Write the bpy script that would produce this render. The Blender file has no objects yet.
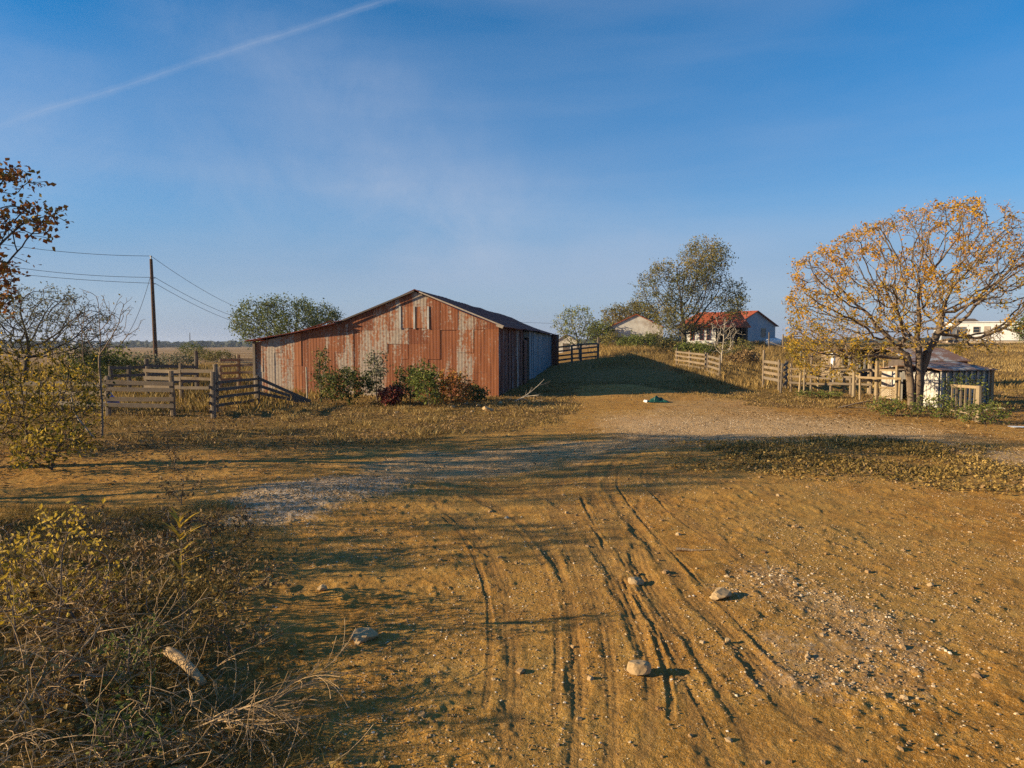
import bpy, math
import numpy as np
from math import radians as R, sin, cos, pi
rng = np.random.default_rng(7)
scene = bpy.context.scene
COL = scene.collection

# ------------------------------------------------------------------ camera
CAMH, FPX, HOR = 2.5, 700.0, 343.0
PITCH = math.atan((384 - HOR) / FPX)
cam_d = bpy.data.cameras.new('camera'); cam = bpy.data.objects.new('camera', cam_d); COL.objects.link(cam)
cam_d.sensor_width = 36; cam_d.lens = FPX * 36 / 1024; cam_d.clip_end = 20000; cam_d.clip_start = 0.05
cam.location = (0, 0, CAMH); cam.rotation_euler = (pi / 2 - PITCH, 0, 0)
scene.camera = cam
cP, sP = cos(PITCH), sin(PITCH)

# ------------------------------------------------------------------ noise
def _hash(ix, iy, seed):
    h = (ix.astype(np.int64) * 374761393 + iy.astype(np.int64) * 668265263 + seed * 1442695041) & 0xffffffff
    h = ((h ^ (h >> 13)) * 1274126177) & 0xffffffff
    return ((h ^ (h >> 16)) & 0xffff) / 65535.0
def vnoise(x, y, s, seed=0):
    x = np.asarray(x, float) / s; y = np.asarray(y, float) / s
    xi = np.floor(x); yi = np.floor(y); fx = x - xi; fy = y - yi
    fx = fx * fx * (3 - 2 * fx); fy = fy * fy * (3 - 2 * fy)
    a = _hash(xi, yi, seed); b = _hash(xi + 1, yi, seed); c = _hash(xi, yi + 1, seed); d = _hash(xi + 1, yi + 1, seed)
    return ((a * (1 - fx) + b * fx) * (1 - fy) + (c * (1 - fx) + d * fx) * fy) * 2 - 1
def fbm(x, y, s, o=4, seed=0, g=0.5):
    t = 0; a = 1.0; n = 0
    for k in range(o):
        t = t + a * vnoise(x + 17.3 * k, y - 9.1 * k, s, seed + k); n += a; a *= g; s *= 0.47
    return t / n
def sst(a, b, x):
    t = np.clip((np.asarray(x, float) - a) / (b - a), 0, 1); return t * t * (3 - 2 * t)

# ------------------------------------------------------------------ terrain
def macro(x, y):
    x = np.asarray(x, float); y = np.asarray(y, float)
    br = x / np.maximum(y, 1.0)
    z = 2.35 * sst(36, 104, y) * sst(-0.01, 0.17, br)
    z = z + 0.08 * sst(30, 75, y) * sst(0.5, 0.75, br)
    z = z + 0.10 * fbm(x, y, 7, 2, 3) * sst(3, 12, y)
    z = z + 0.06 * np.exp(-(((x - 8.0) / 3.2) ** 2 + ((y - 47) / 6.0) ** 2))
    # heap of gravel thrown up on the left of the yard
    z = z + 0.16 * np.exp(-(((x + 3.2) / 1.7) ** 2 + ((y - 11.4) / 0.75) ** 2))
    z = z + 0.10 * np.exp(-(((x + 2.0) / 0.9) ** 2 + ((y - 12.4) / 0.6) ** 2))
    z = z + 0.12 * np.exp(-(((x - 7.5) / 4.0) ** 2 + ((y - 15.6) / 1.4) ** 2))
    z = z + 0.22 * np.exp(-(((x + 4.6) / 1.6) ** 2 + ((y - 6.2) / 1.6) ** 2))
    return z
def ray(px, py):
    dx = (px - 512) / FPX; dz = (384 - py) / FPX
    return np.array([dx, cP + dz * sP, dz * cP - sP])
def G(px, py, z=None):
    """ground point seen at that pixel"""
    d = ray(px, py); t = 6.0
    if z is not None:
        t = (z - CAMH) / d[2]; return (d[0] * t, d[1] * t)
    t0 = t1 = 1.0
    while t1 < 3000:
        p = d * t1
        if CAMH + p[2] < macro(p[0], p[1]): break
        t0 = t1; t1 *= 1.02
    for _ in range(24):
        m = (t0 + t1) / 2; p = d * m
        if CAMH + p[2] < macro(p[0], p[1]): t1 = m
        else: t0 = m
    return (d[0] * t0, d[1] * t0)
def W(px, py, dep):
    """world point at world depth y=dep seen at that pixel"""
    d = ray(px, py); t = dep / d[1]
    return np.array([d[0] * t, dep, CAMH + d[2] * t])
def GX(px, dep):
    d = ray(px, HOR); t = dep / d[1]; return d[0] * t

# tyre tracks, world polylines
TR_PX = [
    ([(872, 768), (800, 715), (745, 655), (700, 605), (655, 553), (622, 510), (607, 480), (625, 455), (690, 436), (760, 428)], .055, .11),
    ([(640, 768), (652, 700), (640, 640), (618, 590), (590, 540), (560, 505), (520, 487), (470, 478), (400, 476)], .035, .10),
    ([(574, 768), (578, 700), (575, 640), (566, 590), (545, 548), (516, 520), (480, 498), (430, 486)], .05, .11),
    ([(505, 768), (512, 690), (510, 630), (503, 590), (485, 550), (462, 520), (430, 500)], .03, .10),
    ([(705, 768), (690, 700), (668, 640), (650, 600), (628, 560), (606, 520), (592, 485), (604, 456), (660, 434)], .045, .11),
    ([(610, 768), (612, 690), (602, 620), (585, 570), (568, 530), (556, 500), (570, 470), (640, 440), (720, 420)], .03, .11),
    ([(770, 768), (735, 715), (700, 660), (665, 610), (640, 570), (634, 530), (640, 500)], .04, .10),
    ([(930, 690), (850, 640), (770, 580), (715, 540), (670, 505), (650, 470), (700, 446), (800, 440), (1000, 460)], .018, .10),
    ([(790, 500), (720, 480), (660, 470), (600, 470), (500, 470), (380, 455), (260, 445)], .02, .11),
]
def smooth_poly(P, n=10):
    P = np.array(P, float); Q = np.vstack([2 * P[0] - P[1], P, 2 * P[-1] - P[-2]]); out = []
    for i in range(1, len(Q) - 2):
        for k in range(n):
            t = k / n
            a, b, c, d = Q[i - 1:i + 3]
            out.append(.5 * ((2 * b) + (-a + c) * t + (2 * a - 5 * b + 4 * c - d) * t * t + (-a + 3 * b - 3 * c + d) * t ** 3))
    out.append(P[-1]); return np.array(out)
TRACKS = []
for pl, dp, hw in TR_PX:
    TRACKS.append((smooth_poly([G(a, b, 0.0) for a, b in pl], 8), dp * .20, hw * .74))
def track_relief(x, y):
    z = np.zeros_like(x); m = np.zeros_like(x)
    sel = np.where((y > 2.5) & (y < 30) & (np.abs(x) < 16))[0]
    if len(sel) == 0: return z, m
    X = x[sel]; Y = y[sel]
    zz = np.zeros_like(X); mm = np.zeros_like(X)
    wob = 0.05 * vnoise(X, Y, .5, 55) + .02 * vnoise(X, Y, .09, 56)
    for ti, (P, dp, hw) in enumerate(TRACKS):
        lo = P.min(0) - .6; hi = P.max(0) + .6
        s2 = np.where((X > lo[0]) & (X < hi[0]) & (Y > lo[1]) & (Y < hi[1]))[0]
        bd = np.full(len(s2), 9.0); bs = np.zeros(len(s2)); sd = np.zeros(len(s2)); acc = 0
        x2 = X[s2]; y2 = Y[s2]
        for i in range(len(P) - 1):
            a = P[i]; b = P[i + 1]; v = b - a; L = math.hypot(*v) + 1e-9
            t = np.clip(((x2 - a[0]) * v[0] + (y2 - a[1]) * v[1]) / L ** 2, 0, 1)
            ex = x2 - a[0] - t * v[0]; ey = y2 - a[1] - t * v[1]
            d = np.hypot(ex, ey); k = d < bd
            bd[k] = d[k]; bs[k] = acc + t[k] * L; sd[k] = np.sign(ex * v[1] - ey * v[0])[k]; acc += L
        d = bd + wob[s2] * (.25 if hw < .04 else 1)
        fade = (sst(0, 1.0, bs) * .5 + .5) * np.clip(.75 + .7 * vnoise(x2, y2, 1.1, 90 + ti), .1, 1.3)
        deep = dp * (0.55 + 0.65 * (vnoise(bs, bs * 0 + ti, 1.1, 20 + ti) * .5 + .5))
        rut = -deep * (1 - sst(hw * .35, hw * 1.3, d))
        berm = deep * .75 * np.exp(-((d - hw * 1.45) / (hw * .42)) ** 2) * (0.4 + 0.9 * (vnoise(x2, y2, .22, 60 + ti) * .5 + .5))
        lug = 0.0014 * np.sign(np.sin(2 * pi * (bs + sd * bd * .6) / .085)) * (d < hw * .8) * (dp < .03)
        groove = 0.002 * np.cos(2 * pi * bd / 0.055) * (d < hw)
        zz[s2] += (rut + berm + lug + groove) * fade
        mm[s2] = np.maximum(mm[s2], (1 - sst(hw * .7, hw * 1.3, d)))
    z[sel] = zz; m[sel] = mm
    return z, m
def inpoly(x, y, poly):
    c = np.zeros(np.shape(x), bool); n = len(poly)
    for i in range(n):
        x1, y1 = poly[i]; x2, y2 = poly[(i + 1) % n]
        k = ((y1 > y) != (y2 > y)) & (x < (x2 - x1) * (y - y1) / (y2 - y1 + 1e-12) + x1)
        c ^= k
    return c
def gpoly(pts): return [G(a, b, 0.0) for a, b in pts]
def _extra():
    r = np.random.default_rng(99)
    for P, dp, hw in list(TRACKS)[:9]:
        T = np.gradient(P, axis=0); T /= np.linalg.norm(T, axis=1)[:, None] + 1e-9; Nn = np.stack([T[:, 1], -T[:, 0]], 1)
        for o in (r.choice([-.16, .16]),):
            i0 = int(r.uniform(0, .35) * len(P)); i1 = int(r.uniform(.5, 1.0) * len(P))
            if i1 - i0 < 6: continue
            TRACKS.append((P[i0:i1] + Nn[i0:i1] * (o + r.normal(0, .03)), r.uniform(.004, .011), r.uniform(.016, .032)))
_extra()
def softmask(x, y, poly, w=.5):
    """rough-edged mask: the polygon tested at noisy positions, averaged"""
    x = np.asarray(x); y = np.asarray(y); pa = np.array(poly); out = np.zeros(x.shape); w3 = 3 * w
    sel = (x > pa[:, 0].min() - w3) & (x < pa[:, 0].max() + w3) & (y > pa[:, 1].min() - w3) & (y < pa[:, 1].max() + w3)
    x = x[sel]; y = y[sel]; t = np.zeros(x.shape)
    if not len(x): return out
    for k in range(5):
        ox = w * fbm(x, y, w * 1.6, 3, 200 + 7 * k) * 2; oy = w * fbm(x, y, w * 1.6, 3, 300 + 7 * k) * 2
        t = t + inpoly(x + ox, y + oy, poly)
    out[sel] = t / 5.0
    return out
POLY_PATCH = gpoly([(715, 452), (745, 441), (860, 437), (950, 447), (1010, 462), (1060, 480), (1010, 492), (960, 488), (880, 480), (800, 470), (735, 466)])
POLY_GRAV = [
    (gpoly([(215, 520), (255, 492), (300, 480), (352, 474), (400, 476), (405, 496), (350, 506), (280, 528), (225, 532)]), .78, .45),
    (gpoly([(735, 560), (800, 560), (900, 610), (960, 650), (960, 690), (860, 720), (770, 700), (730, 640)]), .42, .55),
    ]
POLY_PALE = [(gpoly([(740, 441), (860, 432), (1040, 456), (1040, 470), (930, 455), (840, 445), (780, 444)]), .8, .5),
    (gpoly([(340, 468), (400, 452), (500, 446), (600, 440), (650, 428), (740, 420), (700, 440), (620, 456), (520, 468), (400, 484)]), .65, .7),
    (gpoly([(600, 440), (610, 415), (700, 398), (770, 402), (800, 424), (740, 440), (680, 446)]), .45, 1.0),
    (gpoly([(800, 424), (900, 434), (1040, 455), (1040, 466), (930, 452), (840, 440), (780, 438)]), .6, .6),
]
def zones(x, y):
    """gravel, sparse dry growth, green growth (0..1) at ground positions"""
    grav = np.zeros_like(x); near = (y > 2) & (y < 45) & (np.abs(x) < 40)
    xs = x[near]; ys = y[near]; g = np.zeros_like(xs)
    for P, a, w in POLY_GRAV: g = np.maximum(g, a * softmask(xs, ys, P, w))
    grav[near] = g
    left_line = 15.3 + 0.10 * x + 1.2 * fbm(x, y, 3, 3, 71)
    gr = sst(0, 3.5, y - left_line - sst(-4, 3, x) * 5.0 - 30 * sst(1, 6, x + .8 * fbm(x, y, 2, 3, 78))) 
    # behind the yard, right of the barn
    rl = 26.5 + 2.2 * fbm(x, y, 5, 2, 72) + np.abs(x - 12) * -.25
    gr = np.maximum(gr, sst(0, 3.0, y - rl - 14 * sst(11, 6.5, x + .8 * fbm(x, y, 2, 3, 75))))
    gr = np.maximum(gr, (.30 - .22 * sst(1, 3, x) * sst(.25, .2, x / np.maximum(y, 1)) * sst(60, 50, y) + .5 * fbm(x, y, 1.6, 3, 76)) * sst(29, 34, y + 1.5 * fbm(x, y, 2, 2, 77)))
    pt = np.zeros_like(x); pt[near] = softmask(xs, ys, POLY_PATCH, 1.1) * np.clip(.75 + .8 * fbm(xs, ys, .9, 3, 74), 0, .8)
    gr = np.maximum(gr, pt)
    pale = np.zeros_like(x); g = np.zeros_like(xs)
    for P, a, w in POLY_PALE[:5]: g = np.maximum(g, a * softmask(xs, ys, P, w))
    pale[near] = g; pale = np.maximum(pale, .8 * sst(28, 21, y) * sst(15, 19, y) * sst(1.5, 4, x) * sst(15, 9, x)); zones.pale = pale
    grav = np.maximum(grav, pale * .35)
    lowl = sst(-.9, -3.0, x + .45 * (y - 5) + .8 * fbm(x, y, 1.5, 3, 73)) * sst(10.5, 9.0, y)
    gr = np.maximum(gr, .75 * lowl)
    far = sst(40, 60, y)
    gr = np.maximum(gr, far)
    return grav, np.clip(gr, 0, 1), pt
POLY_PACK = gpoly([(470, 790), (480, 640), (500, 560), (470, 500), (560, 470), (640, 470), (670, 520), (740, 620), (860, 790)])
def height(x, y, full=True):
    x = np.atleast_1d(np.asarray(x, float)); y = np.atleast_1d(np.asarray(y, float))
    z = macro(x, y)
    r = np.hypot(x, y); f = sst(80, 40, r)
    z = z + .025 * fbm(x, y, 1.3, 3, 11) * f + .10 * fbm(x, y, 1.5, 3, 19) * sst(27, 36, y) * f * (x > 1)
    if full:
        f2 = sst(32, 12, r)
        z = z + .020 * fbm(x, y, .42, 3, 12) * f2
        c = fbm(x, y, .11, 2, 14); f3 = 1 - .6 * softmask(x, y, POLY_PACK, .5); f2 = f2 * f3
        z = z + .012 * np.maximum(c - .05, 0) * 2 * f2 + .008 * np.maximum(fbm(x, y, .045, 2, 16), -.2) * f2 * (.6 + .8 * vnoise(x, y, .7, 18))
        tz, tm = track_relief(x, y)
        z = z + tz
    return z
def HZ(x, y): return float(height(x, y, True)[0])

# ------------------------------------------------------------------ mesh helpers
def mk(name, V, Fs, mat, parent=None, fattr=None, pattr=None, smooth=False, loc=None):
    V = np.asarray(V, np.float32).reshape(-1, 3)
    me = bpy.data.meshes.new(name)
    me.vertices.add(len(V)); me.vertices.foreach_set('co', V.ravel())
    Fs = [np.asarray(F, np.int32) for F in (Fs if isinstance(Fs, list) else [Fs]) if len(F)]
    tot = sum(F.size for F in Fs); npoly = sum(len(F) for F in Fs)
    me.loops.add(tot); me.polygons.add(npoly)
    me.loops.foreach_set('vertex_index', np.concatenate([F.ravel() for F in Fs]))
    st = []; o = 0
    for F in Fs:
        st.append(o + np.arange(len(F)) * F.shape[1]); o += F.size
    me.polygons.foreach_set('loop_start', np.concatenate(st).astype(np.int32))
    me.polygons.foreach_set('use_smooth', np.full(npoly, bool(smooth)))
    me.update(calc_edges=True); me.validate()
    for k, v in (fattr or {}).items():
        if len(me.polygons) == len(v):
            a = me.attributes.new(k, 'FLOAT', 'FACE'); a.data.foreach_set('value', np.asarray(v, np.float32))
    for k, v in (pattr or {}).items():
        a = me.attributes.new(k, 'FLOAT', 'POINT'); a.data.foreach_set('value', np.asarray(v, np.float32))
    me.materials.append(mat)
    o = bpy.data.objects.new(name, me); COL.objects.link(o)
    if parent is not None: o.parent = parent
    if loc is not None: o.location = loc
    return o
def tag(o, label=None, cat=None, group=None, kind=None):
    if label: o['label'] = label
    if cat: o['category'] = cat
    if group: o['group'] = group
    if kind: o['kind'] = kind
    return o
def empty(name, loc, label, cat, group=None, rz=0):
    o = bpy.data.objects.new(name, None); COL.objects.link(o); o.empty_display_size = .2
    o.location = loc; o.rotation_euler = (0, 0, rz); return tag(o, label, cat, group)
class MB:
    def __init__(s): s.V = []; s.Q = []; s.T = []; s.n = 0; s.qa = []
    def add(s, V, Q=None, T=None, a=0.5):
        V = np.asarray(V, float).reshape(-1, 3)
        if Q is not None and len(Q): s.Q.append(np.asarray(Q) + s.n); s.qa.append(np.full(len(Q), a))
        if T is not None and len(T): s.T.append(np.asarray(T) + s.n)
        s.V.append(V); s.n += len(V)
    def box(s, c, size, rz=0, rx=0, ry=0, a=.5, jit=0):
        sx, sy, sz = [k / 2 for k in size]
        v = np.array([(x, y, z) for x in (-sx, sx) for y in (-sy, sy) for z in (-sz, sz)], float)
        if jit: v += rng.normal(0, jit, v.shape)
        cx, sn = cos(rx), sin(rx); v = v @ np.array([[1, 0, 0], [0, cx, -sn], [0, sn, cx]]).T
        cy, sy_ = cos(ry), sin(ry); v = v @ np.array([[cy, 0, sy_], [0, 1, 0], [-sy_, 0, cy]]).T
        cz, sz_ = cos(rz), sin(rz); v = v @ np.array([[cz, -sz_, 0], [sz_, cz, 0], [0, 0, 1]]).T
        s.add(v + np.array(c), [(0, 1, 3, 2), (4, 6, 7, 5), (0, 4, 5, 1), (2, 3, 7, 6), (0, 2, 6, 4), (1, 5, 7, 3)], a=a)
    def beam(s, p, q, w, h, a=.5, jit=0):
        """plank between two points: w horizontal thickness, h upright height"""
        p = np.array(p, float); q = np.array(q, float); d = q - p; L = np.linalg.norm(d); d /= L
        up = np.array([0, 0, 1.]) if abs(d[2]) < .95 else np.array([0, 1., 0])
        sd = np.cross(d, up); sd /= np.linalg.norm(sd); u = np.cross(sd, d)
        n = max(1, int(L / .8)); V = []
        for i in range(n + 1):
            c = p + d * L * i / n
            if jit and 0 < i < n: c = c + u * rng.normal(0, jit) + sd * rng.normal(0, jit * .5)
            for a1, a2 in ((-1, -1), (1, -1), (1, 1), (-1, 1)): V.append(c + sd * a1 * w / 2 + u * a2 * h / 2 * (1 + rng.normal(0, .04)))
        Q = []
        for i in range(n):
            for k in range(4): Q.append((i * 4 + k, i * 4 + (k + 1) % 4, i * 4 + 4 + (k + 1) % 4, i * 4 + 4 + k))
        Q.append((3, 2, 1, 0)); Q.append((n * 4, n * 4 + 1, n * 4 + 2, n * 4 + 3))
        s.add(V, Q, a=a)
    def tube(s, P, rad, sides=7, a=.5, cap=True):
        P = np.asarray(P, float); n = len(P); rad = np.full(n, rad) if np.isscalar(rad) else np.asarray(rad)
        V = []; ref = None
        for i in range(n):
            d = P[min(i + 1, n - 1)] - P[max(i - 1, 0)]; d = d / (np.linalg.norm(d) + 1e-9)
            if ref is None: ref = np.array([1., 0, 0]) if abs(d[0]) < .8 else np.array([0, 1., 0])
            u = np.cross(d, ref); u /= np.linalg.norm(u); v = np.cross(d, u); ref = -v if False else np.cross(u, d)
            for k in range(sides):
                t = 2 * pi * k / sides; V.append(P[i] + rad[i] * (u * cos(t) + v * sin(t)))
        Q = [(i * sides + k, i * sides + (k + 1) % sides, (i + 1) * sides + (k + 1) % sides, (i + 1) * sides + k) for i in range(n - 1) for k in range(sides)]
        T = []
        if cap:
            V.append(P[0]); V.append(P[-1]); m = n * sides
            T = [(k, m, (k + 1) % sides) for k in range(sides)] + [((n - 1) * sides + k, (n - 1) * sides + (k + 1) % sides, m + 1) for k in range(sides)]
        s.add(V, Q, T, a)
    def build(s, name, mat, parent=None, smooth=False, loc=None):
        Fs = []; 
        if s.Q: Fs.append(np.vstack(s.Q))
        if s.T: Fs.append(np.vstack(s.T))
        fa = np.concatenate(s.qa + [np.full(sum(len(t) for t in s.T), .5)]) if s.Q else None
        return mk(name, np.vstack(s.V), Fs, mat, parent, {'tone': fa} if fa is not None else None, smooth=smooth, loc=loc)

# ------------------------------------------------------------------ materials
class NT:
    def __init__(s, m):
        s.m = m; s.t = m.node_tree; s.n = s.t.nodes; s.l = s.t.links
    def new(s, typ, **kw):
        n = s.n.new(typ)
        for k, v in kw.items():
            if hasattr(n, k) and k not in n.inputs: setattr(n, k, v)
            else: n.inputs[k].default_value = v
        return n
    def link(s, a, b): s.l.new(a, b)
def setv(sock, v, nt):
    if isinstance(v, bpy.types.NodeSocket): nt.link(v, sock)
    else:
        if isinstance(v, (tuple, list)) and len(v) == 3 and sock.type == 'RGBA': v = (*v, 1)
        sock.default_value = v
def newmat(name, rough=.9, spec=.2):
    m = bpy.data.materials.new(name); m.use_nodes = True; nt = NT(m)
    b = m.node_tree.nodes['Principled BSDF']; b.inputs['Roughness'].default_value = rough
    b.inputs['Specular IOR Level'].default_value = spec; nt.b = b; return m, nt
def coord(nt, scale=(1, 1, 1), obj=True):
    tc = nt.new('ShaderNodeTexCoord'); mp = nt.new('ShaderNodeMapping'); mp.inputs['Scale'].default_value = scale
    nt.link(tc.outputs['Object' if obj else 'Generated'], mp.inputs['Vector']); return mp.outputs[0]
def noise(nt, vec, s, d=4, r=.6, dist=0):
    n = nt.new('ShaderNodeTexNoise'); n.inputs['Scale'].default_value = s; n.inputs['Detail'].default_value = d
    n.inputs['Roughness'].default_value = r; n.inputs['Distortion'].default_value = dist
    if vec is not None: nt.link(vec, n.inputs['Vector'])
    return n.outputs['Fac']
def ramp(nt, fac, stops, interp='LINEAR'):
    r = nt.new('ShaderNodeValToRGB'); r.color_ramp.interpolation = interp
    el = r.color_ramp.elements
    while len(el) < len(stops): el.new(.5)
    for e, (p, c) in zip(el, stops):
        e.position = p; e.color = (*c, 1) if not np.isscalar(c) else (c, c, c, 1)
    setv(r.inputs[0], fac, nt); return r.outputs[0]
def mix(nt, f, a, b, mode='MIX'):
    m = nt.new('ShaderNodeMix'); m.data_type = 'RGBA'; m.blend_type = mode
    setv(m.inputs[0], f, nt); setv(m.inputs[6], a, nt); setv(m.inputs[7], b, nt); return m.outputs[2]
def math_(nt, op, a, b=0.0, c=0.0):
    m = nt.new('ShaderNodeMath'); m.operation = op
    setv(m.inputs[0], a, nt); setv(m.inputs[1], b, nt); setv(m.inputs[2], c, nt); return m.outputs[0]
def attr(nt, name):
    a = nt.new('ShaderNodeAttribute'); a.attribute_name = name; return a.outputs['Fac']
def bump(nt, h, strength, dist):
    b = nt.new('ShaderNodeBump'); b.inputs['Strength'].default_value = strength; b.inputs['Distance'].default_value = dist
    nt.link(h, b.inputs['Height']); nt.link(b.outputs[0], nt.b.inputs['Normal'])

def mat_ground():
    m, nt = newmat('ground_dirt', .95, .1)
    P = coord(nt)
    n1 = noise(nt, P, .35, 5, .6); n2 = noise(nt, P, 2.6, 6, .65); n3 = noise(nt, P, 17, 5, .7); n4 = noise(nt, P, 70, 3, .7)
    c = ramp(nt, n2, [(.3, (.25, .112, .020)), (.5, (.385, .184, .033)), (.7, (.47, .262, .060))])
    c = mix(nt, ramp(nt, n1, [(.4, 0.), (.65, .55)]), c, (.41, .255, .072))
    c = mix(nt, ramp(nt, n3, [(.42, .0), (.7, .5)]), c, (.14, .068, .014))
    c = mix(nt, ramp(nt, n4, [(.54, 0.), (.66, .7)]), c, (.58, .41, .18))
    pa = math_(nt, 'ADD', attr(nt, 'pale'), math_(nt, 'MULTIPLY', math_(nt, 'SUBTRACT', n2, .5), .9))
    c = mix(nt, ramp(nt, pa, [(.2, 0.), (.8, .8)]), c, (.47, .315, .165))
    # pale crushed stone
    v = nt.new('ShaderNodeTexVoronoi'); v.inputs['Scale'].default_value = 26; nt.link(P, v.inputs['Vector'])
    gcol = ramp(nt, v.outputs['Color'], [(.2, (.24, .16, .09)), (.5, (.40, .30, .20)), (.85, (.62, .53, .42))])
    ga = attr(nt, 'gravel'); ga2 = math_(nt, 'ADD', ga, math_(nt, 'MULTIPLY', math_(nt, 'SUBTRACT', n3, .5), .9))
    c = mix(nt, ramp(nt, ga2, [(.25, 0.), (.9, .8)]), c, gcol)
    # soil under dry growth
    gr = attr(nt, 'growth'); gsoil = ramp(nt, n2, [(.3, (.14, .075, .019)), (.55, (.26, .145, .038)), (.75, (.35, .21, .062))])
    gsoil = mix(nt, ramp(nt, n3, [(.4, 0.), (.6, .5)]), gsoil, (.10, .075, .022))
    gr2 = math_(nt, 'ADD', gr, math_(nt, 'MULTIPLY', math_(nt, 'SUBTRACT', n2, .5), .8))
    c = mix(nt, ramp(nt, gr2, [(.25, 0.), (.75, .9)]), c, gsoil)
    # open pasture far off
    fa = attr(nt, 'field'); mp = coord(nt, (.006, .03, .03)); nf = noise(nt, mp, 1.0, 6, .65)
    fc = ramp(nt, nf, [(.3, (.19, .115, .045)), (.5, (.30, .18, .075)), (.7, (.40, .26, .12))])
    c = mix(nt, fa, c, fc)
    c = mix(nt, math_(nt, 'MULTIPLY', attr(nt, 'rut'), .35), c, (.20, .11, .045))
    nt.link(c, nt.b.inputs['Base Color'])
    h = math_(nt, 'ADD', math_(nt, 'MULTIPLY', n4, .35), n3)
    bump(nt, h, .9, .035)
    return m
def mat_foliage(name, stops, trans=.3, rough=.75):
    m = bpy.data.materials.new(name); m.use_nodes = True; nt = NT(m); nt.n.clear()
    out = nt.new('ShaderNodeOutputMaterial'); c = ramp(nt, attr(nt, 'tone'), stops)
    d = nt.new('ShaderNodeBsdfPrincipled'); d.inputs['Roughness'].default_value = rough; d.inputs['Specular IOR Level'].default_value = .25
    t = nt.new('ShaderNodeBsdfTranslucent'); ms = nt.new('ShaderNodeMixShader'); ms.inputs[0].default_value = trans
    nt.link(c, d.inputs['Base Color']); nt.link(c, t.inputs['Color'])
    nt.link(d.outputs[0], ms.inputs[1]); nt.link(t.outputs[0], ms.inputs[2]); nt.link(ms.outputs[0], out.inputs[0]); return m
def mat_bark(name, a, b, sc=6):
    m, nt = newmat(name, .95, .1); P = coord(nt, (1, 1, .25)); n = noise(nt, P, sc, 6, .7); n2 = noise(nt, P, sc * 6, 3, .6)
    c = ramp(nt, n, [(.35, a), (.65, b)]); c = mix(nt, ramp(nt, n2, [(.5, 0.), (.7, .4)]), c, tuple(k * .5 for k in a))
    nt.link(c, nt.b.inputs['Base Color']); bump(nt, n2, .6, .01); return m
def mat_wood(name, a, b, stretch=(1, 1, 1), grey=(.15, .13, .11)):
    m, nt = newmat(name, .92, .12)
    oi = nt.new('ShaderNodeObjectInfo'); P = coord(nt, (1, 1, 1)); va = nt.new('ShaderNodeVectorMath'); va.operation = 'ADD'
    cb = nt.new('ShaderNodeCombineXYZ'); nt.link(math_(nt, 'MULTIPLY', oi.outputs['Random'], 30), cb.inputs[0])
    nt.link(P, va.inputs[0]); nt.link(cb.outputs[0], va.inputs[1])
    n = noise(nt, va.outputs[0], 2.2, 5, .6); n2 = noise(nt, va.outputs[0], 28, 4, .7)
    c = ramp(nt, n, [(.3, a), (.7, b)]); c = mix(nt, ramp(nt, n2, [(.45, 0.), (.7, .6)]), c, tuple(k * .45 for k in a))
    c = mix(nt, math_(nt, 'MULTIPLY', oi.outputs['Random'], .55), c, grey)
    nt.link(c, nt.b.inputs['Base Color']); bump(nt, n2, .5, .006); return m
def mat_tin(name, rustA, rustB, galv, pale, rust_bias=0., rough=.62, metal=.0):
    """corrugated sheet: 'tone' = shade of the rust, 'galv' = how much zinc is left"""
    m, nt = newmat(name, rough, .3); nt.b.inputs['Metallic'].default_value = metal
    P = coord(nt, (1, 1, .22)); P2 = coord(nt, (1, 1, 1)); Pv = coord(nt, (2.2, 2.2, .12))
    s1 = noise(nt, P, 1.6, 6, .68, .4); s2 = noise(nt, P2, 9, 6, .75); s3 = noise(nt, Pv, 4.5, 3, .6)
    tone = attr(nt, 'tone'); gal = attr(nt, 'galv')
    rc = ramp(nt, math_(nt, 'ADD', math_(nt, 'MULTIPLY', tone, .5), math_(nt, 'MULTIPLY', s1, .5)), [(.15, rustA), (.5, tuple((x + y) / 2 for x, y in zip(rustA, rustB))), (.85, rustB)])
    rc = mix(nt, ramp(nt, s3, [(.5, 0.), (.72, .55)]), rc, tuple(k * .38 for k in rustA))
    rc = mix(nt, ramp(nt, s2, [(.58, 0.), (.7, .4)]), rc, (.40, .21, .085))
    gc = ramp(nt, s2, [(.3, galv), (.7, pale)])
    f = math_(nt, 'ADD', gal, math_(nt, 'ADD', math_(nt, 'MULTIPLY', math_(nt, 'SUBTRACT', s1, .5), 3.4), math_(nt, 'MULTIPLY', math_(nt, 'SUBTRACT', s2, .5), 2.0)))
    c = mix(nt, ramp(nt, f, [(.30 + rust_bias, 0.), (.66 + rust_bias, .88)]), rc, gc)
    nt.link(c, nt.b.inputs['Base Color'])
    bump(nt, s2, .25, .01); return m
def mat_plain(name, col, var=.25, sc=5, rough=.8, spec=.3, metal=0, dirt=None, dirtamt=.4):
    m, nt = newmat(name, rough, spec); nt.b.inputs['Metallic'].default_value = metal
    P = coord(nt); n = noise(nt, P, sc, 6, .7)
    c = ramp(nt, n, [(.3, tuple(k * (1 - var) for k in col)), (.7, tuple(min(1, k * (1 + var)) for k in col))])
    if dirt: c = mix(nt, ramp(nt, noise(nt, P, sc * .45, 5, .7), [(.45, 0.), (.7, dirtamt)]), c, dirt)
    nt.link(c, nt.b.inputs['Base Color']); return m
def mat_glass(name='window_glass', col=(.02, .025, .03)):
    m, nt = newmat(name, .08, .6); nt.b.inputs['Base Color'].default_value = (*col, 1); return m

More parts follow.
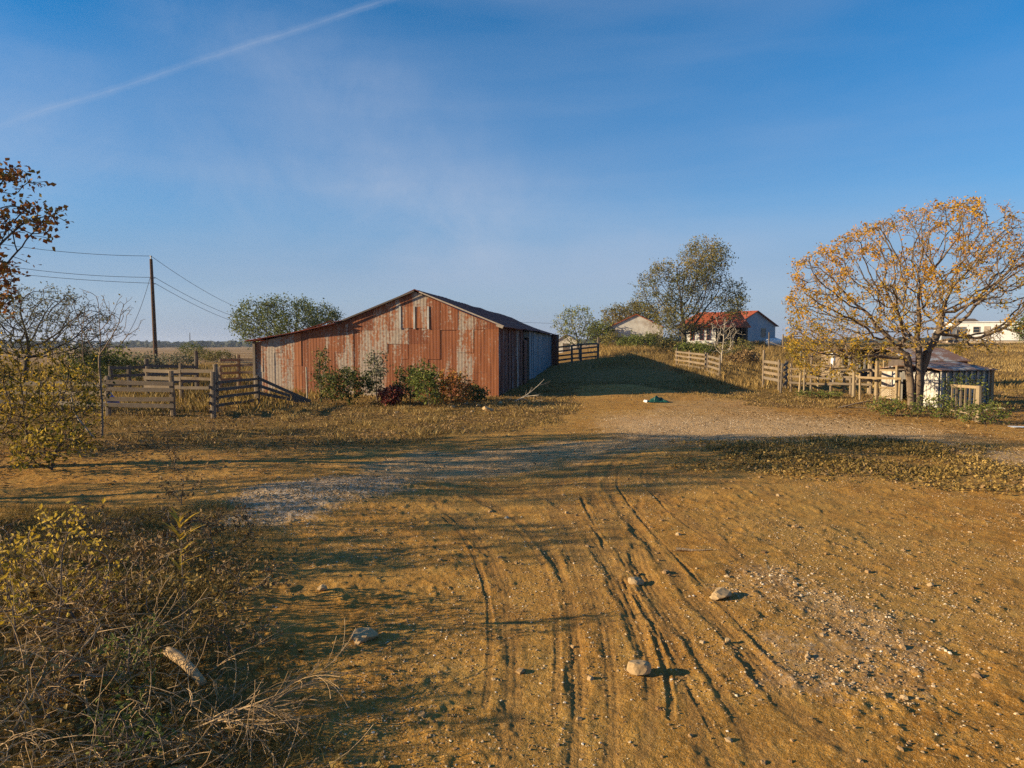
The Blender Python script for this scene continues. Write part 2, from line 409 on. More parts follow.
M = {}
M['ground'] = mat_ground()
M['bark'] = mat_bark('bark_grey_brown', (.16, .115, .08), (.30, .235, .17))
M['bark_orange'] = mat_bark('bark_brown', (.10, .07, .05), (.22, .165, .115))
M['bark_dark'] = mat_bark('bark_dark', (.055, .045, .035), (.13, .105, .08))
M['bark_pale'] = mat_bark('bark_pale_twigs', (.30, .25, .19), (.48, .42, .34))
M['bark_tan'] = mat_bark('dead_wood_tan', (.30, .19, .09), (.52, .36, .20), 9)
M['wood'] = mat_wood('weathered_boards', (.17, .12, .075), (.30, .225, .15))
M['wood_dark'] = mat_wood('dark_and_shaded_boards', (.10, .075, .055), (.20, .16, .12), grey=(.12, .11, .10))  # darker boards; on some fences shade is put into the colour
M['wood_tan'] = mat_wood('tan_posts', (.26, .185, .10), (.40, .30, .18), grey=(.22, .18, .13))
M['pole'] = mat_wood('creosoted_pole', (.075, .04, .025), (.15, .08, .045), grey=(.09, .06, .04))
M['orange'] = mat_foliage('orange_autumn_leaves', [(0, (.20, .16, .025)), (.25, (.42, .27, .025)), (.5, (.54, .29, .022)), (.8, (.46, .20, .022)), (1, (.26, .11, .04))], .35)
M['rusty'] = mat_foliage('dark_autumn_leaves', [(0, (.14, .14, .03)), (.3, (.34, .19, .03)), (.6, (.42, .15, .03)), (.85, (.18, .07, .03)), (1, (.08, .05, .03))], .25)
M['yellow'] = mat_foliage('yellow_leaves', [(0, (.07, .075, .015)), (.35, (.19, .15, .02)), (.7, (.42, .28, .03)), (1, (.62, .42, .06))], .35)
M['olive'] = mat_foliage('olive_leaves', [(0, (.06, .07, .02)), (.4, (.14, .135, .035)), (.75, (.25, .20, .055)), (1, (.36, .25, .09))], .3)
M['green'] = mat_foliage('green_leaves', [(0, (.045, .065, .014)), (.45, (.11, .14, .028)), (.8, (.21, .22, .045)), (1, (.34, .30, .08))], .3)
M['greygreen'] = mat_foliage('grey_green_leaves', [(0, (.08, .085, .05)), (.5, (.16, .16, .09)), (1, (.28, .25, .14))], .3)
M['mixed'] = mat_foliage('mixed_bush_leaves', [(0, (.03, .05, .015)), (.5, (.08, .10, .022)), (.8, (.17, .16, .04)), (.93, (.30, .20, .04)), (1, (.30, .05, .03))], .25)
M['red'] = mat_foliage('red_leaves', [(0, (.06, .05, .02)), (.4, (.16, .05, .03)), (1, (.36, .05, .045))], .25)
M['brownleaf'] = mat_foliage('dead_brown_leaves', [(0, (.07, .045, .02)), (.5, (.19, .115, .045)), (1, (.36, .23, .10))], .2)
M['straw'] = mat_foliage('dry_grass_blades', [(0, (.12, .075, .025)), (.4, (.30, .19, .06)), (.8, (.46, .31, .11)), (1, (.58, .44, .19))], .3)
M['grass'] = mat_foliage('low_weeds', [(0, (.09, .065, .018)), (.4, (.21, .14, .035)), (.75, (.36, .23, .06)), (1, (.50, .33, .10))], .25)
M['tin'] = mat_tin('rusty_corrugated_iron', (.14, .032, .013), (.42, .152, .056), (.24, .19, .145), (.50, .43, .34), -.05)
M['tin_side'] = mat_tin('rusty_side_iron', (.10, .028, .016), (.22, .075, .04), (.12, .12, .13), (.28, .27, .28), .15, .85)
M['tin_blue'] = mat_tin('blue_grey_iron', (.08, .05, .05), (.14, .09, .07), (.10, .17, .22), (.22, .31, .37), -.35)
M['tin_roof'] = mat_tin('dark_rusty_roof', (.13, .030, .020), (.26, .070, .045), (.13, .09, .09), (.20, .15, .14), .3, .95)
M['tin_red'] = mat_tin('red_rust_roof', (.22, .035, .015), (.46, .11, .035), (.25, .20, .16), (.40, .34, .28), .25)
M['tin_grey'] = mat_tin('grey_tin', (.15, .07, .04), (.28, .16, .09), (.24, .26, .27), (.46, .48, .48), -.3)
M['white'] = mat_plain('weathered_white_paint', (.52, .49, .44), .18, 1.3, .8, .3, dirt=(.20, .13, .08), dirtamt=.75)
M['white_clean'] = mat_plain('white_siding', (.74, .73, .70), .06, 2, .7, .3, dirt=(.45, .42, .38), dirtamt=.3)
M['blue_wall'] = mat_plain('pale_blue_grey_siding', (.30, .36, .42), .15, 1.2, .8, .3, dirt=(.55, .52, .46), dirtamt=.5)
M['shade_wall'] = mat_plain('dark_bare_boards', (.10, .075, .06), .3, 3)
M['brown_roof'] = mat_plain('brown_shingles', (.17, .125, .09), .2, 2, .9)
M['grey_roof'] = mat_plain('grey_shingles', (.20, .18, .17), .2, 2, .9)
M['trim'] = mat_plain('pale_trim', (.42, .34, .26), .3, 4)
M['glass'] = mat_glass()
M['rock'] = mat_plain('tan_limestone', (.42, .29, .15), .3, 6, .9, .2, dirt=(.20, .12, .06), dirtamt=.5)
M['stone'] = mat_foliage('pebbles', [(0, (.17, .095, .04)), (.4, (.32, .20, .09)), (.75, (.46, .34, .20)), (1, (.66, .58, .46))], 0.0, .9)
M['blue'] = mat_plain('blue_plastic', (.02, .10, .42), .1, 5, .4, .5)
M['tarp'] = mat_plain('green_plastic', (.008, .06, .045), .3, 8, .45, .4)
M['galv'] = mat_plain('white_enamel', (.72, .72, .70), .1, 5, .4, .5)
M['wire'] = mat_plain('wire', (.03, .03, .035), .1, 5, .5, .4)
M['ceramic'] = mat_plain('insulator', (.35, .33, .30), .1, 5, .3, .5)
M['farwood'] = mat_plain('far_woodland', (.045, .05, .035), .4, .02, .95, .1)
M['dark'] = mat_plain('interior_shade', (.02, .017, .015), .2, 3)  # near-black colour standing for the shade inside buildings

# ------------------------------------------------------------------ ground sheet
def build_ground():
    fine = np.arange(-50, 50.001, .098); coarse = np.arange(54, 306, 4.0)
    ang = np.radians(np.concatenate([fine, coarse])); na = len(ang)
    r = [.25, .6, 1.0, 1.5, 2.0, 2.5]; 
    while r[-1] < 5: r.append(r[-1] * 1.0042)
    while r[-1] < 30: r.append(r[-1] * 1.0050)
    while r[-1] < 120: r.append(r[-1] * 1.011)
    while r[-1] < 2600: r.append(r[-1] * 1.06)
    r = np.array(r); nr = len(r)
    A, RR = np.meshgrid(ang, r); x = (RR * np.sin(A)).ravel(); y = (RR * np.cos(A)).ravel()
    z = height(x, y)
    grav, gr, pt = zones(x, y); pale = zones.pale
    tz, tm = track_relief(x, y)
    far = sst(120, 300, np.hypot(x, y)); z = z + far * (3.5 * fbm(x, y, 700, 2, 31) - 1.2)
    z = z + grav * .02 * np.maximum(0, fbm(x, y, .06, 2, 80)) * (np.hypot(x, y) < 20)
    field = np.maximum(sst(-8, -14, x) * sst(48, 62, y), sst(95, 130, y)) 
    V = np.stack([x, y, z], 1); V = np.vstack([V, [[0, 0, macro(0, 0)]]])
    i = np.arange(nr - 1)[:, None] * na; j = np.arange(na)[None, :]; j2 = (j + 1) % na
    Q = np.stack([i + j, i + j2, i + na + j2, i + na + j], -1).reshape(-1, 4)[:, ::-1]
    T = np.stack([np.full(na, nr * na), np.arange(na), (np.arange(na) + 1) % na], 1)[:, ::-1]
    cat = lambda a: np.append(a, 0)
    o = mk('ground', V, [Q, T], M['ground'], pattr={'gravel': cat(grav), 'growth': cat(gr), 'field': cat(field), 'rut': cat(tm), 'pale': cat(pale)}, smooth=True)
    tag(o, kind='structure')
build_ground()

# ------------------------------------------------------------------ vegetation
def colonize(att, root, step, infl, kill, iters=120, trop=(0, 0, .05), wig=.12, seed=0, trunk=None):
    r = np.random.default_rng(seed); nodes = [np.array(root, float)]; par = [-1]
    stems = trunk or []
    if stems and np.isscalar(stems[0][0]): stems = [stems]
    for st_ in stems:
        last = 0
        for p in st_:
            q = np.array(p, float); s = nodes[last]; n = max(1, int(np.linalg.norm(q - s) / step))
            for k in range(1, n + 1): nodes.append(s + (q - s) * k / n + r.normal(0, .03 * step, 3)); par.append(last); last = len(nodes) - 1
    A = np.array(att, float); bd = np.full(len(A), 1e9); bi = np.zeros(len(A), int); done = 0
    N = np.array(nodes); trop = np.array(trop); seen = {}
    for it in range(iters):
        for k in range(done, len(N)):
            d = np.linalg.norm(A - N[k], axis=1); m = d < bd; bd[m] = d[m]; bi[m] = k
        done = len(N)
        keep = bd > kill; A = A[keep]; bd = bd[keep]; bi = bi[keep]
        if len(A) == 0: break
        act = bd < infl
        if not act.any(): act = bd < bd.min() * 1.3
        D = A[act] - N[bi[act]]; D /= np.linalg.norm(D, axis=1)[:, None] + 1e-9
        S = np.zeros((len(N), 3)); np.add.at(S, bi[act], D); idx = np.unique(bi[act]); new = []; np_ = []
        for k in idx:
            d = S[k] / (np.linalg.norm(S[k]) + 1e-9) + trop + r.normal(0, wig, 3)
            if par[k] >= 0:
                pd = N[k] - N[par[k]]; d = d + .35 * pd / (np.linalg.norm(pd) + 1e-9)
            d /= np.linalg.norm(d) + 1e-9; q = N[k] + d * step
            key = (int(k), int(round(d[0] * 5)), int(round(d[1] * 5)), int(round(d[2] * 5)))
            if key in seen: continue
            seen[key] = 1; new.append(q); np_.append(int(k))
        if not new: break
        N = np.vstack([N, new]); par += np_
    return N, np.array(par)
def branch_mesh(N, par, tip, rootr, sides=5, flare=1.0):
    n = len(N); cnt = np.zeros(n); ch = np.zeros(n, int)
    for i in range(n - 1, 0, -1):
        if ch[i] == 0: cnt[i] = 1
        cnt[par[i]] += cnt[i]; ch[par[i]] += 1
    cnt[cnt == 0] = 1
    e = math.log(max(2, cnt[0])) / math.log(rootr / tip); rad = tip * cnt ** (1 / e)
    i = np.arange(1, n); p = par[1:]; a = N[p]; b = N[i]; d = b - a; L = np.linalg.norm(d, axis=1)[:, None] + 1e-9; d = d / L
    ref = np.where(np.abs(d[:, 2:3]) < .9, np.array([[0, 0, 1.]]), np.array([[1., 0, 0]]))
    u = np.cross(d, ref); u /= np.linalg.norm(u, axis=1)[:, None] + 1e-9; v = np.cross(d, u)
    ra = np.minimum(rad[p], rad[i] * 1.25)[:, None]; rb = rad[i][:, None]; a = a - d * ra * .35
    th = np.arange(sides) * 2 * pi / sides
    ringA = a[:, None, :] + ra[:, None] * (u[:, None, :] * np.cos(th)[None, :, None] + v[:, None, :] * np.sin(th)[None, :, None])
    ringB = b[:, None, :] + rb[:, None] * (u[:, None, :] * np.cos(th)[None, :, None] + v[:, None, :] * np.sin(th)[None, :, None])
    V = np.concatenate([ringA, ringB], 1).reshape(-1, 3); base = (np.arange(n - 1) * 2 * sides)[:, None]
    k = np.arange(sides)[None, :]; k2 = (k + 1) % sides
    Q = np.stack([base + k, base + k2, base + sides + k2, base + sides + k], -1).reshape(-1, 4)
    return V, Q, cnt, rad
def leaf_mesh(C, size, aspect=.55, seed=0, flat=0., droop=0.):
    r = np.random.default_rng(seed); n = len(C)
    d = r.normal(0, 1, (n, 3)); d[:, 2] = d[:, 2] * (1 - flat) - droop; d /= np.linalg.norm(d, axis=1)[:, None] + 1e-9
    q = r.normal(0, 1, (n, 3)); 
    if flat: q[:, 2] *= (1 - flat)
    s = np.cross(d, q); s = np.cross(d, np.array([0, 0, 1.]) * flat + s * (1 - flat)) if flat else s
    s /= np.linalg.norm(s, axis=1)[:, None] + 1e-9
    nrm = np.cross(d, s)
    L = (np.asarray(size) * r.uniform(.6, 1.3, n))[:, None]; w = L * aspect
    p0 = C; p1 = C + d * L * .45 + s * w / 2 + nrm * L * .1; p2 = C + d * L; p3 = C + d * L * .45 - s * w / 2 + nrm * L * .1
    V = np.stack([p0, p1, p2, p3], 1).reshape(-1, 3); Q = np.arange(4 * n).reshape(n, 4)
    return V, Q
def dome(n, c, rad, seed=0, hollow=.0, low=-1.0, lumps=0):
    """attraction points inside an ellipsoid, optionally lumpy and hollow"""
    r = np.random.default_rng(seed); out = []
    L = [(r.normal(0, 1, 3)) for _ in range(max(lumps, 1))]; L = [l / np.linalg.norm(l) for l in L]; amp = r.uniform(-.32, .14, len(L))
    while len(out) < n:
        p = r.uniform(-1, 1, 3); q = np.linalg.norm(p)
        if q < 1e-6 or p[2] < low: continue
        lim = 1.0
        if lumps:
            u = p / q
            for l, a in zip(L, amp): lim += a * max(0, float(u @ l)) ** 4
        if q > lim or q < hollow * r.random(): continue
        out.append(np.array(c) + p * np.array(rad))
    return np.array(out)
def plant(name, label, cat, base, att, step, infl, kill, tip, rootr, leaf=None, lmat=None, bmat=None, trunk=None, group=None,
          per=3, lsize=.1, spread=.12, maxcnt=3, keep=1.0, tonef=None, seed=0, iters=120, sides=5, parts=('trunk', 'crown'),
          trop=(0, 0, .05), wig=.12, aspect=.55, droop=.2, clumpy=.0, twigs=0, twl=1.3, keepf=None):
    base = np.array(base, float); root = empty(name, tuple(base), label, cat, group)
    N, par = colonize(att, base + [0, 0, -.08], step, infl, kill, iters, trop, wig, seed, trunk)
    if twigs:
        rt = np.random.default_rng(seed + 77)
        for rnd in range(2 if twigs > 1 else 1):
            ch = np.zeros(len(N), int); np.add.at(ch, par[1:], 1); cn = ch.copy()
            thin = np.where((ch <= 1) & (N[:, 2] > base[2] + .4))[0]
            # only nodes near a tip carry twigs
            near_tip = np.zeros(len(N), bool); cur = np.where(ch == 0)[0]
            for _ in range(4): near_tip[cur] = True; cur = np.unique(par[cur]); cur = cur[(cur > 0)]; cur = cur[ch[cur] <= 1]
            thin = thin[near_tip[thin]]; thin = np.repeat(thin, 1); thin = thin[rt.random(len(thin)) < (.85 if rnd == 0 else .6)]
            pd = N[thin] - N[np.maximum(par[thin], 0)]; pd /= np.linalg.norm(pd, axis=1)[:, None] + 1e-9
            d = pd + rt.normal(0, .65, pd.shape); d /= np.linalg.norm(d, axis=1)[:, None] + 1e-9
            N = np.vstack([N, N[thin] + d * step * twl * rt.uniform(.6, 1.3, len(thin))[:, None]]); par = np.concatenate([par, thin])
    V, Q, cnt, rad = branch_mesh(N, par, tip, rootr, sides)
    mk(parts[0], V - base, Q, bmat or M['bark'], root, smooth=True)
    if lmat is not None:
        r = np.random.default_rng(seed + 5); idx = np.where(cnt <= maxcnt)[0]
        idx = idx[(N[idx, 2] > base[2] + .05)]
        if clumpy:
            c = (vnoise(N[idx, 0] * 1 + 31, N[idx, 2] + N[idx, 1] * .7, clumpy, seed) * .5 + .5)
            idx = idx[r.random(len(idx)) < np.clip(c ** 2 * 4.2 * keep, 0, 1)]
        elif keep < 1: idx = idx[r.random(len(idx)) < keep]
        if keepf: idx = idx[r.random(len(idx)) < keepf(N[idx] - base)]
        C = np.repeat(N[idx], per, 0); ctone = np.repeat(r.random(len(idx)), per); C = C + r.normal(0, spread, C.shape)
        LV, LQ = leaf_mesh(C, np.full(len(C), lsize), aspect, seed + 9, droop=droop)
        tone = tonef(C - base, r) if tonef else np.clip(.35 * ctone + .65 * r.random(len(C)), 0, 1)
        mk(parts[1], LV - base, LQ, lmat, root, {'tone': tone})
    return root
def hz3(px, dep): x = GX(px, dep); return np.array([x, dep, float(macro(x, dep))])

# --- the orange chinaberry-like tree at right
b = np.array([*G(917, 412), 0]); b[2] = macro(b[0], b[1])
mpp = b[1] / FPX
def orange_att():
    r = np.random.default_rng(3); out = []
    # silhouette (px offsets from the trunk foot, metres up), broad and lopsided
    sil = [(-134, 60), (-134, 110), (-122, 155), (-95, 165), (-65, 182), (-25, 198), (15, 208), (55, 216), (85, 205), (125, 185), (160, 150), (180, 110), (165, 75), (110, 62), (60, 55), (0, 62), (-60, 42), (-100, 30), (-125, 45)]
    while len(out) < 4200:
        px = r.uniform(-140, 190); h = r.uniform(35, 222)
        if not inpoly(np.array([px]), np.array([h]), sil)[0]: continue
        if vnoise(px, h, 24, 322) < -.42 and not (h < 130 and px < -40): continue
        if r.random() < .35 * (h < 100) * (px > -20): continue
        cxm = 25; wy = math.sqrt(max(.05, 1 - ((px - cxm) / 175) ** 2)) * math.sqrt(max(.05, 1 - ((h - 90) / 140) ** 2)) * 4.6
        t = r.uniform(-1, 1)
        if r.random() < .25 and h < 120: continue
        out.append(tuple(W(920 + px, 412 - h, b[1] + t * wy)))
    return np.array(out)
def orange_tone(C, r):
    up = np.clip((C[:, 2] - 2.2) / 3.4, 0, 1)
    cl = fbm(C[:, 0] * 1.0, C[:, 2], .9, 2, 9) * .25
    return np.clip(.12 + .45 * up + cl + r.normal(0, .16, len(C)), 0, 1)
tr = [[tuple(b + [.02, 0, .3]), tuple(b + [.03, 0, 1.3]), tuple(b + [.05, .1, 2.3])], [tuple(b + [-.19, .05, .3]), tuple(b + [-.24, .1, 1.2]), tuple(b + [-.38, .1, 2.1])], [tuple(b + [.15, .2, .3]), tuple(b + [.20, .25, 1.3]), tuple(b + [.42, .2, 2.2])]]
plant('autumn_tree', 'broad forked tree with sparse orange and yellow leaves beside the tin shed', 'tree', b, orange_att(), .15, 1.7, .27, .005, .235,
      lmat=M['orange'], bmat=M['bark_orange'], trunk=tr, per=11, lsize=.11, spread=.075, maxcnt=1, keepf=lambda C: np.clip(1 - .75 * sst(1.0, 3.2, C[:, 0]) * sst(6.2, 4.0, C[:, 2]), 0, 1) * .8, keep=.60, tonef=orange_tone, seed=4, iters=170, sides=6, trop=(0, 0, .02), wig=.16, clumpy=.8, twigs=1, droop=.4, aspect=.45)

# --- left edge tree with dark autumn leaves
b = np.array([-13.2, 13.4, 0.0])
def left_att():
    r = np.random.default_rng(12)
    a = dome(1900, (-13.4, 13.6, 4.8), (3.4, 3.2, 2.9), 12, .3, -.8, 8)
    # two boughs that reach into the picture
    e = []
    for c, rd, n in (((-9.75, 14.0, 4.9), (.85, .7, .42), 210), ((-10.15, 14.0, 5.75), (.6, .7, .38), 140), ((-10.1, 14.0, 4.05), (.35, .6, .28), 50), ((-10.4, 13.8, 3.5), (.45, .8, .5), 60)):
        e.append(dome(n, c, rd, n))
    a = a[(a[:, 0] < -11.1)]
    return np.vstack([a] + e)
plant('autumn_tree', 'tree at the left edge with reddish brown leaves on dark boughs', 'tree', b, left_att(), .13, 2.0, .21, .006, .17,
      lmat=M['rusty'], bmat=M['bark_dark'], trunk=[(-13.2, 13.4, 1.6)], per=5, lsize=.11, spread=.08, maxcnt=2, keep=.9, seed=5, iters=170, aspect=.75, twigs=1)
# --- tree out of frame at left whose shade crosses the foreground
b = np.array([-12.5, 7.2, .1])
plant('scrub_tree', 'scrubby tree just outside the left edge shading the brush', 'tree', b, dome(420, (-12.4, 7.2, 2.5), (2.2, 1.9, 1.5), 21, .2, -.9, 6), .2, 1.8, .34, .008, .10,
      lmat=M['olive'], bmat=M['bark_dark'], twigs=1, per=6, lsize=.13, spread=.12, maxcnt=2, seed=6)
b = np.array([-9.0, 3.6, .1])
plant('scrub_tree', 'low leafy scrub beyond the bottom left corner', 'tree', b, dome(320, (-8.8, 3.6, 1.5), (1.9, 1.3, 1.2), 22, .2, -.9, 6), .17, 1.8, .3, .01, .07,
      lmat=M['olive'], bmat=M['bark_dark'], per=4, lsize=.12, spread=.12, maxcnt=2, seed=61)

b = np.array([-16.4, 9.6, .1])
plant('shade_tree', 'leafy tree outside the left edge shading the track before the gravel heap', 'tree', b, dome(620, (-16.3, 9.6, 4.1), (2.6, 1.7, 2.1), 23, .2, -.9, 6), .22, 1.9, .34, .008, .14,
      lmat=M['olive'], bmat=M['bark_dark'], trunk=[(-16.4, 9.6, 1.4)], twigs=1, per=6, lsize=.13, spread=.12, maxcnt=2, seed=62)
# --- grey-green tree beyond the left fence
b = hz3(22, 38)
plant('mesquite_tree', 'thin grey green tree behind the yellow bushes at left', 'tree', b, np.vstack([dome(900, (b[0] + .6, 38, 3.3), (4.3, 3.5, 2.4), 31, .3, -.7, 9)]), .2, 2.4, .3, .008, .15,
      lmat=M['greygreen'], bmat=M['bark_dark'], trunk=[tuple(b + [.1, 0, .9])], per=4, lsize=.12, spread=.12, maxcnt=2, keep=.8, seed=32, clumpy=1.6, twigs=2)
# --- tree behind the barn, left
b = hz3(292, 82)
plant('mesquite_tree', 'round feathery green tree rising behind the low end of the barn', 'tree', b, dome(1500, (b[0] - .2, 82, 4.6), (6.4, 5, 3.3), 41, .35, -.75, 10), .28, 3.5, .38, .010, .24,
      lmat=M['green'], bmat=M['bark_dark'], trunk=[tuple(b + [0, 0, 1.0])], per=10, lsize=.25, spread=.28, maxcnt=3, keep=1.1, seed=42, clumpy=1.3, twigs=1)
# --- thin bare sapling
b = np.array([*G(102, 438), 0]); b[2] = macro(b[0], b[1])
sap = np.vstack([dome(170, (b[0] + .12, b[1], 3.0), (1.0, .8, .95), 51), dome(30, (b[0] - .6, b[1], 1.6), (.6, .4, .5), 52)])
plant('bare_sapling', 'slender bare pale sapling in front of the left gate', 'tree', b, sap, .10, 1.5, .16, .004, .032,
      bmat=M['bark'], trunk=[tuple(b + [.03, 0, .8]), tuple(b + [.0, 0, 1.7])], seed=53, twigs=1, trop=(0, 0, .5), parts=('trunk', 'crown'), lmat=M['olive'], per=1, keep=.12, lsize=.07)
b2 = b + [-.12, -.05, 0]
plant('bare_sapling', 'leaning bare forked stem beside the foot of the slender sapling', 'tree', b2, dome(22, (b[0] - .75, b[1] - .05, 1.35), (.45, .4, .55), 54), .1, 1.2, .2, .005, .024,
      bmat=M['bark_pale'], trunk=[tuple(b2 + [-.45, 0, .5])], seed=55, trop=(-.1, 0, .2), parts=('trunk', 'crown'), lmat=M['yellow'], per=1, keep=.1, lsize=.07)

# --- big tree by the house
b = hz3(684, 86); u = 86 / FPX
att = np.vstack([dome(n_, tuple(W(px_, py_, 86)), rd_, sd_, .2, -.9, 8) for px_, py_, rd_, n_, sd_ in ((702, 277, (3.9, 4, 4.7), 850, 61), (663, 291, (3.3, 3.2, 3.3), 520, 62), (724, 300, (2.7, 3, 2.7), 360, 66), (682, 322, (4.4, 3.6, 2.2), 460, 67))])
def big_tone(C, r): return np.clip(.40 + .03 * (C[:, 2] - 6) + fbm(C[:, 0], C[:, 2], 1.5, 2, 4) * .4 + r.normal(0, .2, len(C)), 0, 1)
plant('hackberry_tree', 'tall broad tree with olive foliage and bare top twigs beside the red roofed house', 'tree', b, att, .30, 3.6, .42, .008, .36,
      lmat=M['olive'], bmat=M['bark_dark'], trunk=[tuple(b + [0, 0, 1.6])], per=9, lsize=.24, spread=.28, maxcnt=2, keep=.66, tonef=big_tone, seed=63, clumpy=1.7, iters=150, twigs=2)
# --- small sparse tree by the far gate
b = hz3(579, 72)
plant('small_tree', 'small sparse tree with pale yellow green leaves behind the shaded gate', 'tree', b, dome(420, (b[0] - .2, 72, b[2] + 3.3), (2.5, 2.1, 2.3), 71, .3, -.9, 8), .22, 2.4, .3, .008, .11,
      lmat=M['green'], bmat=M['bark_dark'], trunk=[tuple(b + [0, 0, .8])], per=6, lsize=.18, spread=.16, maxcnt=2, keep=.9, seed=72, clumpy=1.0, twigs=1,
      tonef=lambda C, r: np.clip(r.normal(.72, .22, len(C)), 0, 1))
# --- trees behind the white barn
for px, dep, hh, w, sd, lab, mt in ((622, 104, 5.6, 3.6, 81, 'olive tree directly behind the old white barn', 'olive'), (600, 98, 3.2, 2.1, 82, 'low bright green tree left of the old white barn', 'green'),
                                   (640, 108, 6.5, 3.4, 83, 'taller brownish tree between the white barn and the tall broad tree', 'olive')):
    b = hz3(px, dep)
    plant('background_tree', lab, 'tree', b, dome(520, (b[0], dep, b[2] + hh * .58), (w, w * .9, hh * .5), sd, .3, -.8, 8), .32, 3, .46, .03, .22,
          lmat=M[mt], bmat=M['bark_dark'], per=9, lsize=.26, spread=.32, maxcnt=3, seed=sd + 1, twigs=1)
# bare tree in front of the house porch
b = hz3(722, 62)
plant('bare_tree', 'small leafless pale tree in front of the dark porch', 'tree', b, dome(170, (b[0], 62, b[2] + 2.4), (1.7, 1.3, 1.9), 91, .2, -.9, 4), .18, 2, .3, .008, .07,
      bmat=M['bark_pale'], trunk=[tuple(b + [0, 0, .6])], seed=92, trop=(0, 0, .25), twigs=2)
# far right trees behind corral
b = hz3(1034, 95)
plant('evergreen_tree', 'dark green tree at the right edge beside the long white home', 'tree', b, dome(500, (b[0], 95, b[2] + 2.2), (2.6, 2.2, 2.2), 95, .3, -.9, 6), .3, 3, .42, .03, .2,
      lmat=M['green'], bmat=M['bark_dark'], per=8, lsize=.28, spread=.28, maxcnt=3, seed=96)
b = hz3(812, 62)
plant('bare_tree', 'low tangled twiggy tree behind the corral fence', 'tree', b, dome(260, (b[0] + .5, 62, b[2] + 1.9), (3.0, 2, 1.5), 97, .2, -.9, 4), .2, 2, .34, .014, .1,
      bmat=M['bark'], lmat=M['orange'], per=4, lsize=.15, spread=.2, keep=.6, seed=98, twigs=2)

def shrub(label, base, rad, n, leafm, seed, name='shrub', lsize=.09, per=5, barkm='bark_dark', keep=1., group=None, maxcnt=3, tip=.006, rootr=.03, step=None, tonef=None, spread=None, trop=(0, 0, .1)):
    group = group or 'bushes and weeds around the yard'
    base = np.array(base, float); rad = np.array(rad, float); st = step or max(.06, rad.mean() * .13)
    att = dome(n, tuple(base + [0, 0, rad[2] * .55]), (rad[0], rad[1], rad[2] * .62), seed, .0, -.75, 7)
    att = att[att[:, 2] > base[2] + .03]
    return plant(name, label, 'plant' if name != 'shrub' else 'shrub', base, att, st, max(rad) * 1.0, st * 1.5, tip, rootr, lmat=M[leafm] if leafm else None, bmat=M[barkm],
                 per=per, lsize=lsize, spread=spread or st * .7, maxcnt=maxcnt, keep=keep, seed=seed, iters=60, sides=4, parts=('stems', 'foliage'), group=group, tonef=tonef, trop=trop, twigs=1)
def gz(px, py):
    x, y = G(px, py); return np.array([x, y, float(macro(x, y))])
# bushes along the barn front
for px, py, rx, rz, mt, sd, lab, n, per in (
    (322, 404, .32, 2.0, 'mixed', 101, 'tall thin vine like bush by the white post at the barn front', 110, 6),
    (350, 405, 1.15, 1.25, 'mixed', 102, 'dense green bush with yellow leaf tips against the rusty barn wall', 330, 11),
    (377, 402, .40, 1.9, 'greygreen', 103, 'upright grey leaved bush growing up the barn wall', 120, 7),
    (392, 405, .5, .65, 'red', 104, 'low bush of dark red leaves at the barn wall', 170, 9),
    (410, 403, .8, 1.3, 'mixed', 105, 'shaggy bush left of the light green one at the barn wall', 190, 8),
    (429, 407, .8, 1.45, 'green', 106, 'light green bush in the middle of the barn front', 240, 9),
    (452, 405, .95, 1.1, 'rusty', 107, 'dark twiggy bush near the right end of the barn front', 220, 6),
    (474, 401, .6, .6, 'mixed', 108, 'small dark bush among the rocks at the barn corner', 110, 6)):
    shrub(lab, gz(px, py), (rx, .7, rz), n, mt, sd, per=int(per * 1.2), lsize=.12)
# left yellow bushes
for px, py, rx, rz, mt, sd, lab, n, per in (
    (28, 448, 1.5, 2.2, 'yellow', 111, 'big yellow leaved bush at the left edge', 430, 7),
    (72, 436, 1.0, 1.8, 'yellow', 112, 'yellow green bush between the left edge and the sapling', 260, 6),
    (-20, 455, 1.4, 2.3, 'yellow', 113, 'yellow bush cut off by the left edge', 300, 7),
    (52, 470, .8, .7, 'yellow', 114, 'low sprawling yellow weed in front of the yellow bushes', 100, 5)):
    shrub(lab, gz(px, py), (rx, 1.0, rz), int(n * 1.4), mt, sd, per=per, lsize=.10, tonef=lambda C, r: np.clip(.18 + .16 * C[:, 2] + fbm(C[:, 0], C[:, 2], .6, 2, 8) * .6 + r.normal(0, .22, len(C)), 0, 1))
# bushes beyond the left fence
for px, dep, rx, rz, mt, sd, lab in ((88, 40, 1.6, 2.0, 'green', 121, 'dark green bush behind the left gate'), (112, 42, 1.6, 1.9, 'green', 122, 'round green bush right of the sapling beyond the fence'),
    (138, 46, 1.9, 1.7, 'greygreen', 123, 'grey green bush just left of the utility pole'), (170, 60, 2.4, 1.5, 'greygreen', 124, 'low grey bush right of the utility pole foot'),
    (189, 95, 2.0, 2.2, 'green', 125, 'small isolated green bush on the open pasture'), (205, 90, 2.2, 1.4, 'olive', 126, 'lower olive bush beside the isolated pasture bush'), (222, 88, 2.4, 1.3, 'olive', 127, 'olive scrub on the pasture near the barn end')):
    shrub(lab, hz3(px, dep), (rx, 1.3, rz), 230, mt, sd, lsize=.2, per=7, tip=.01)
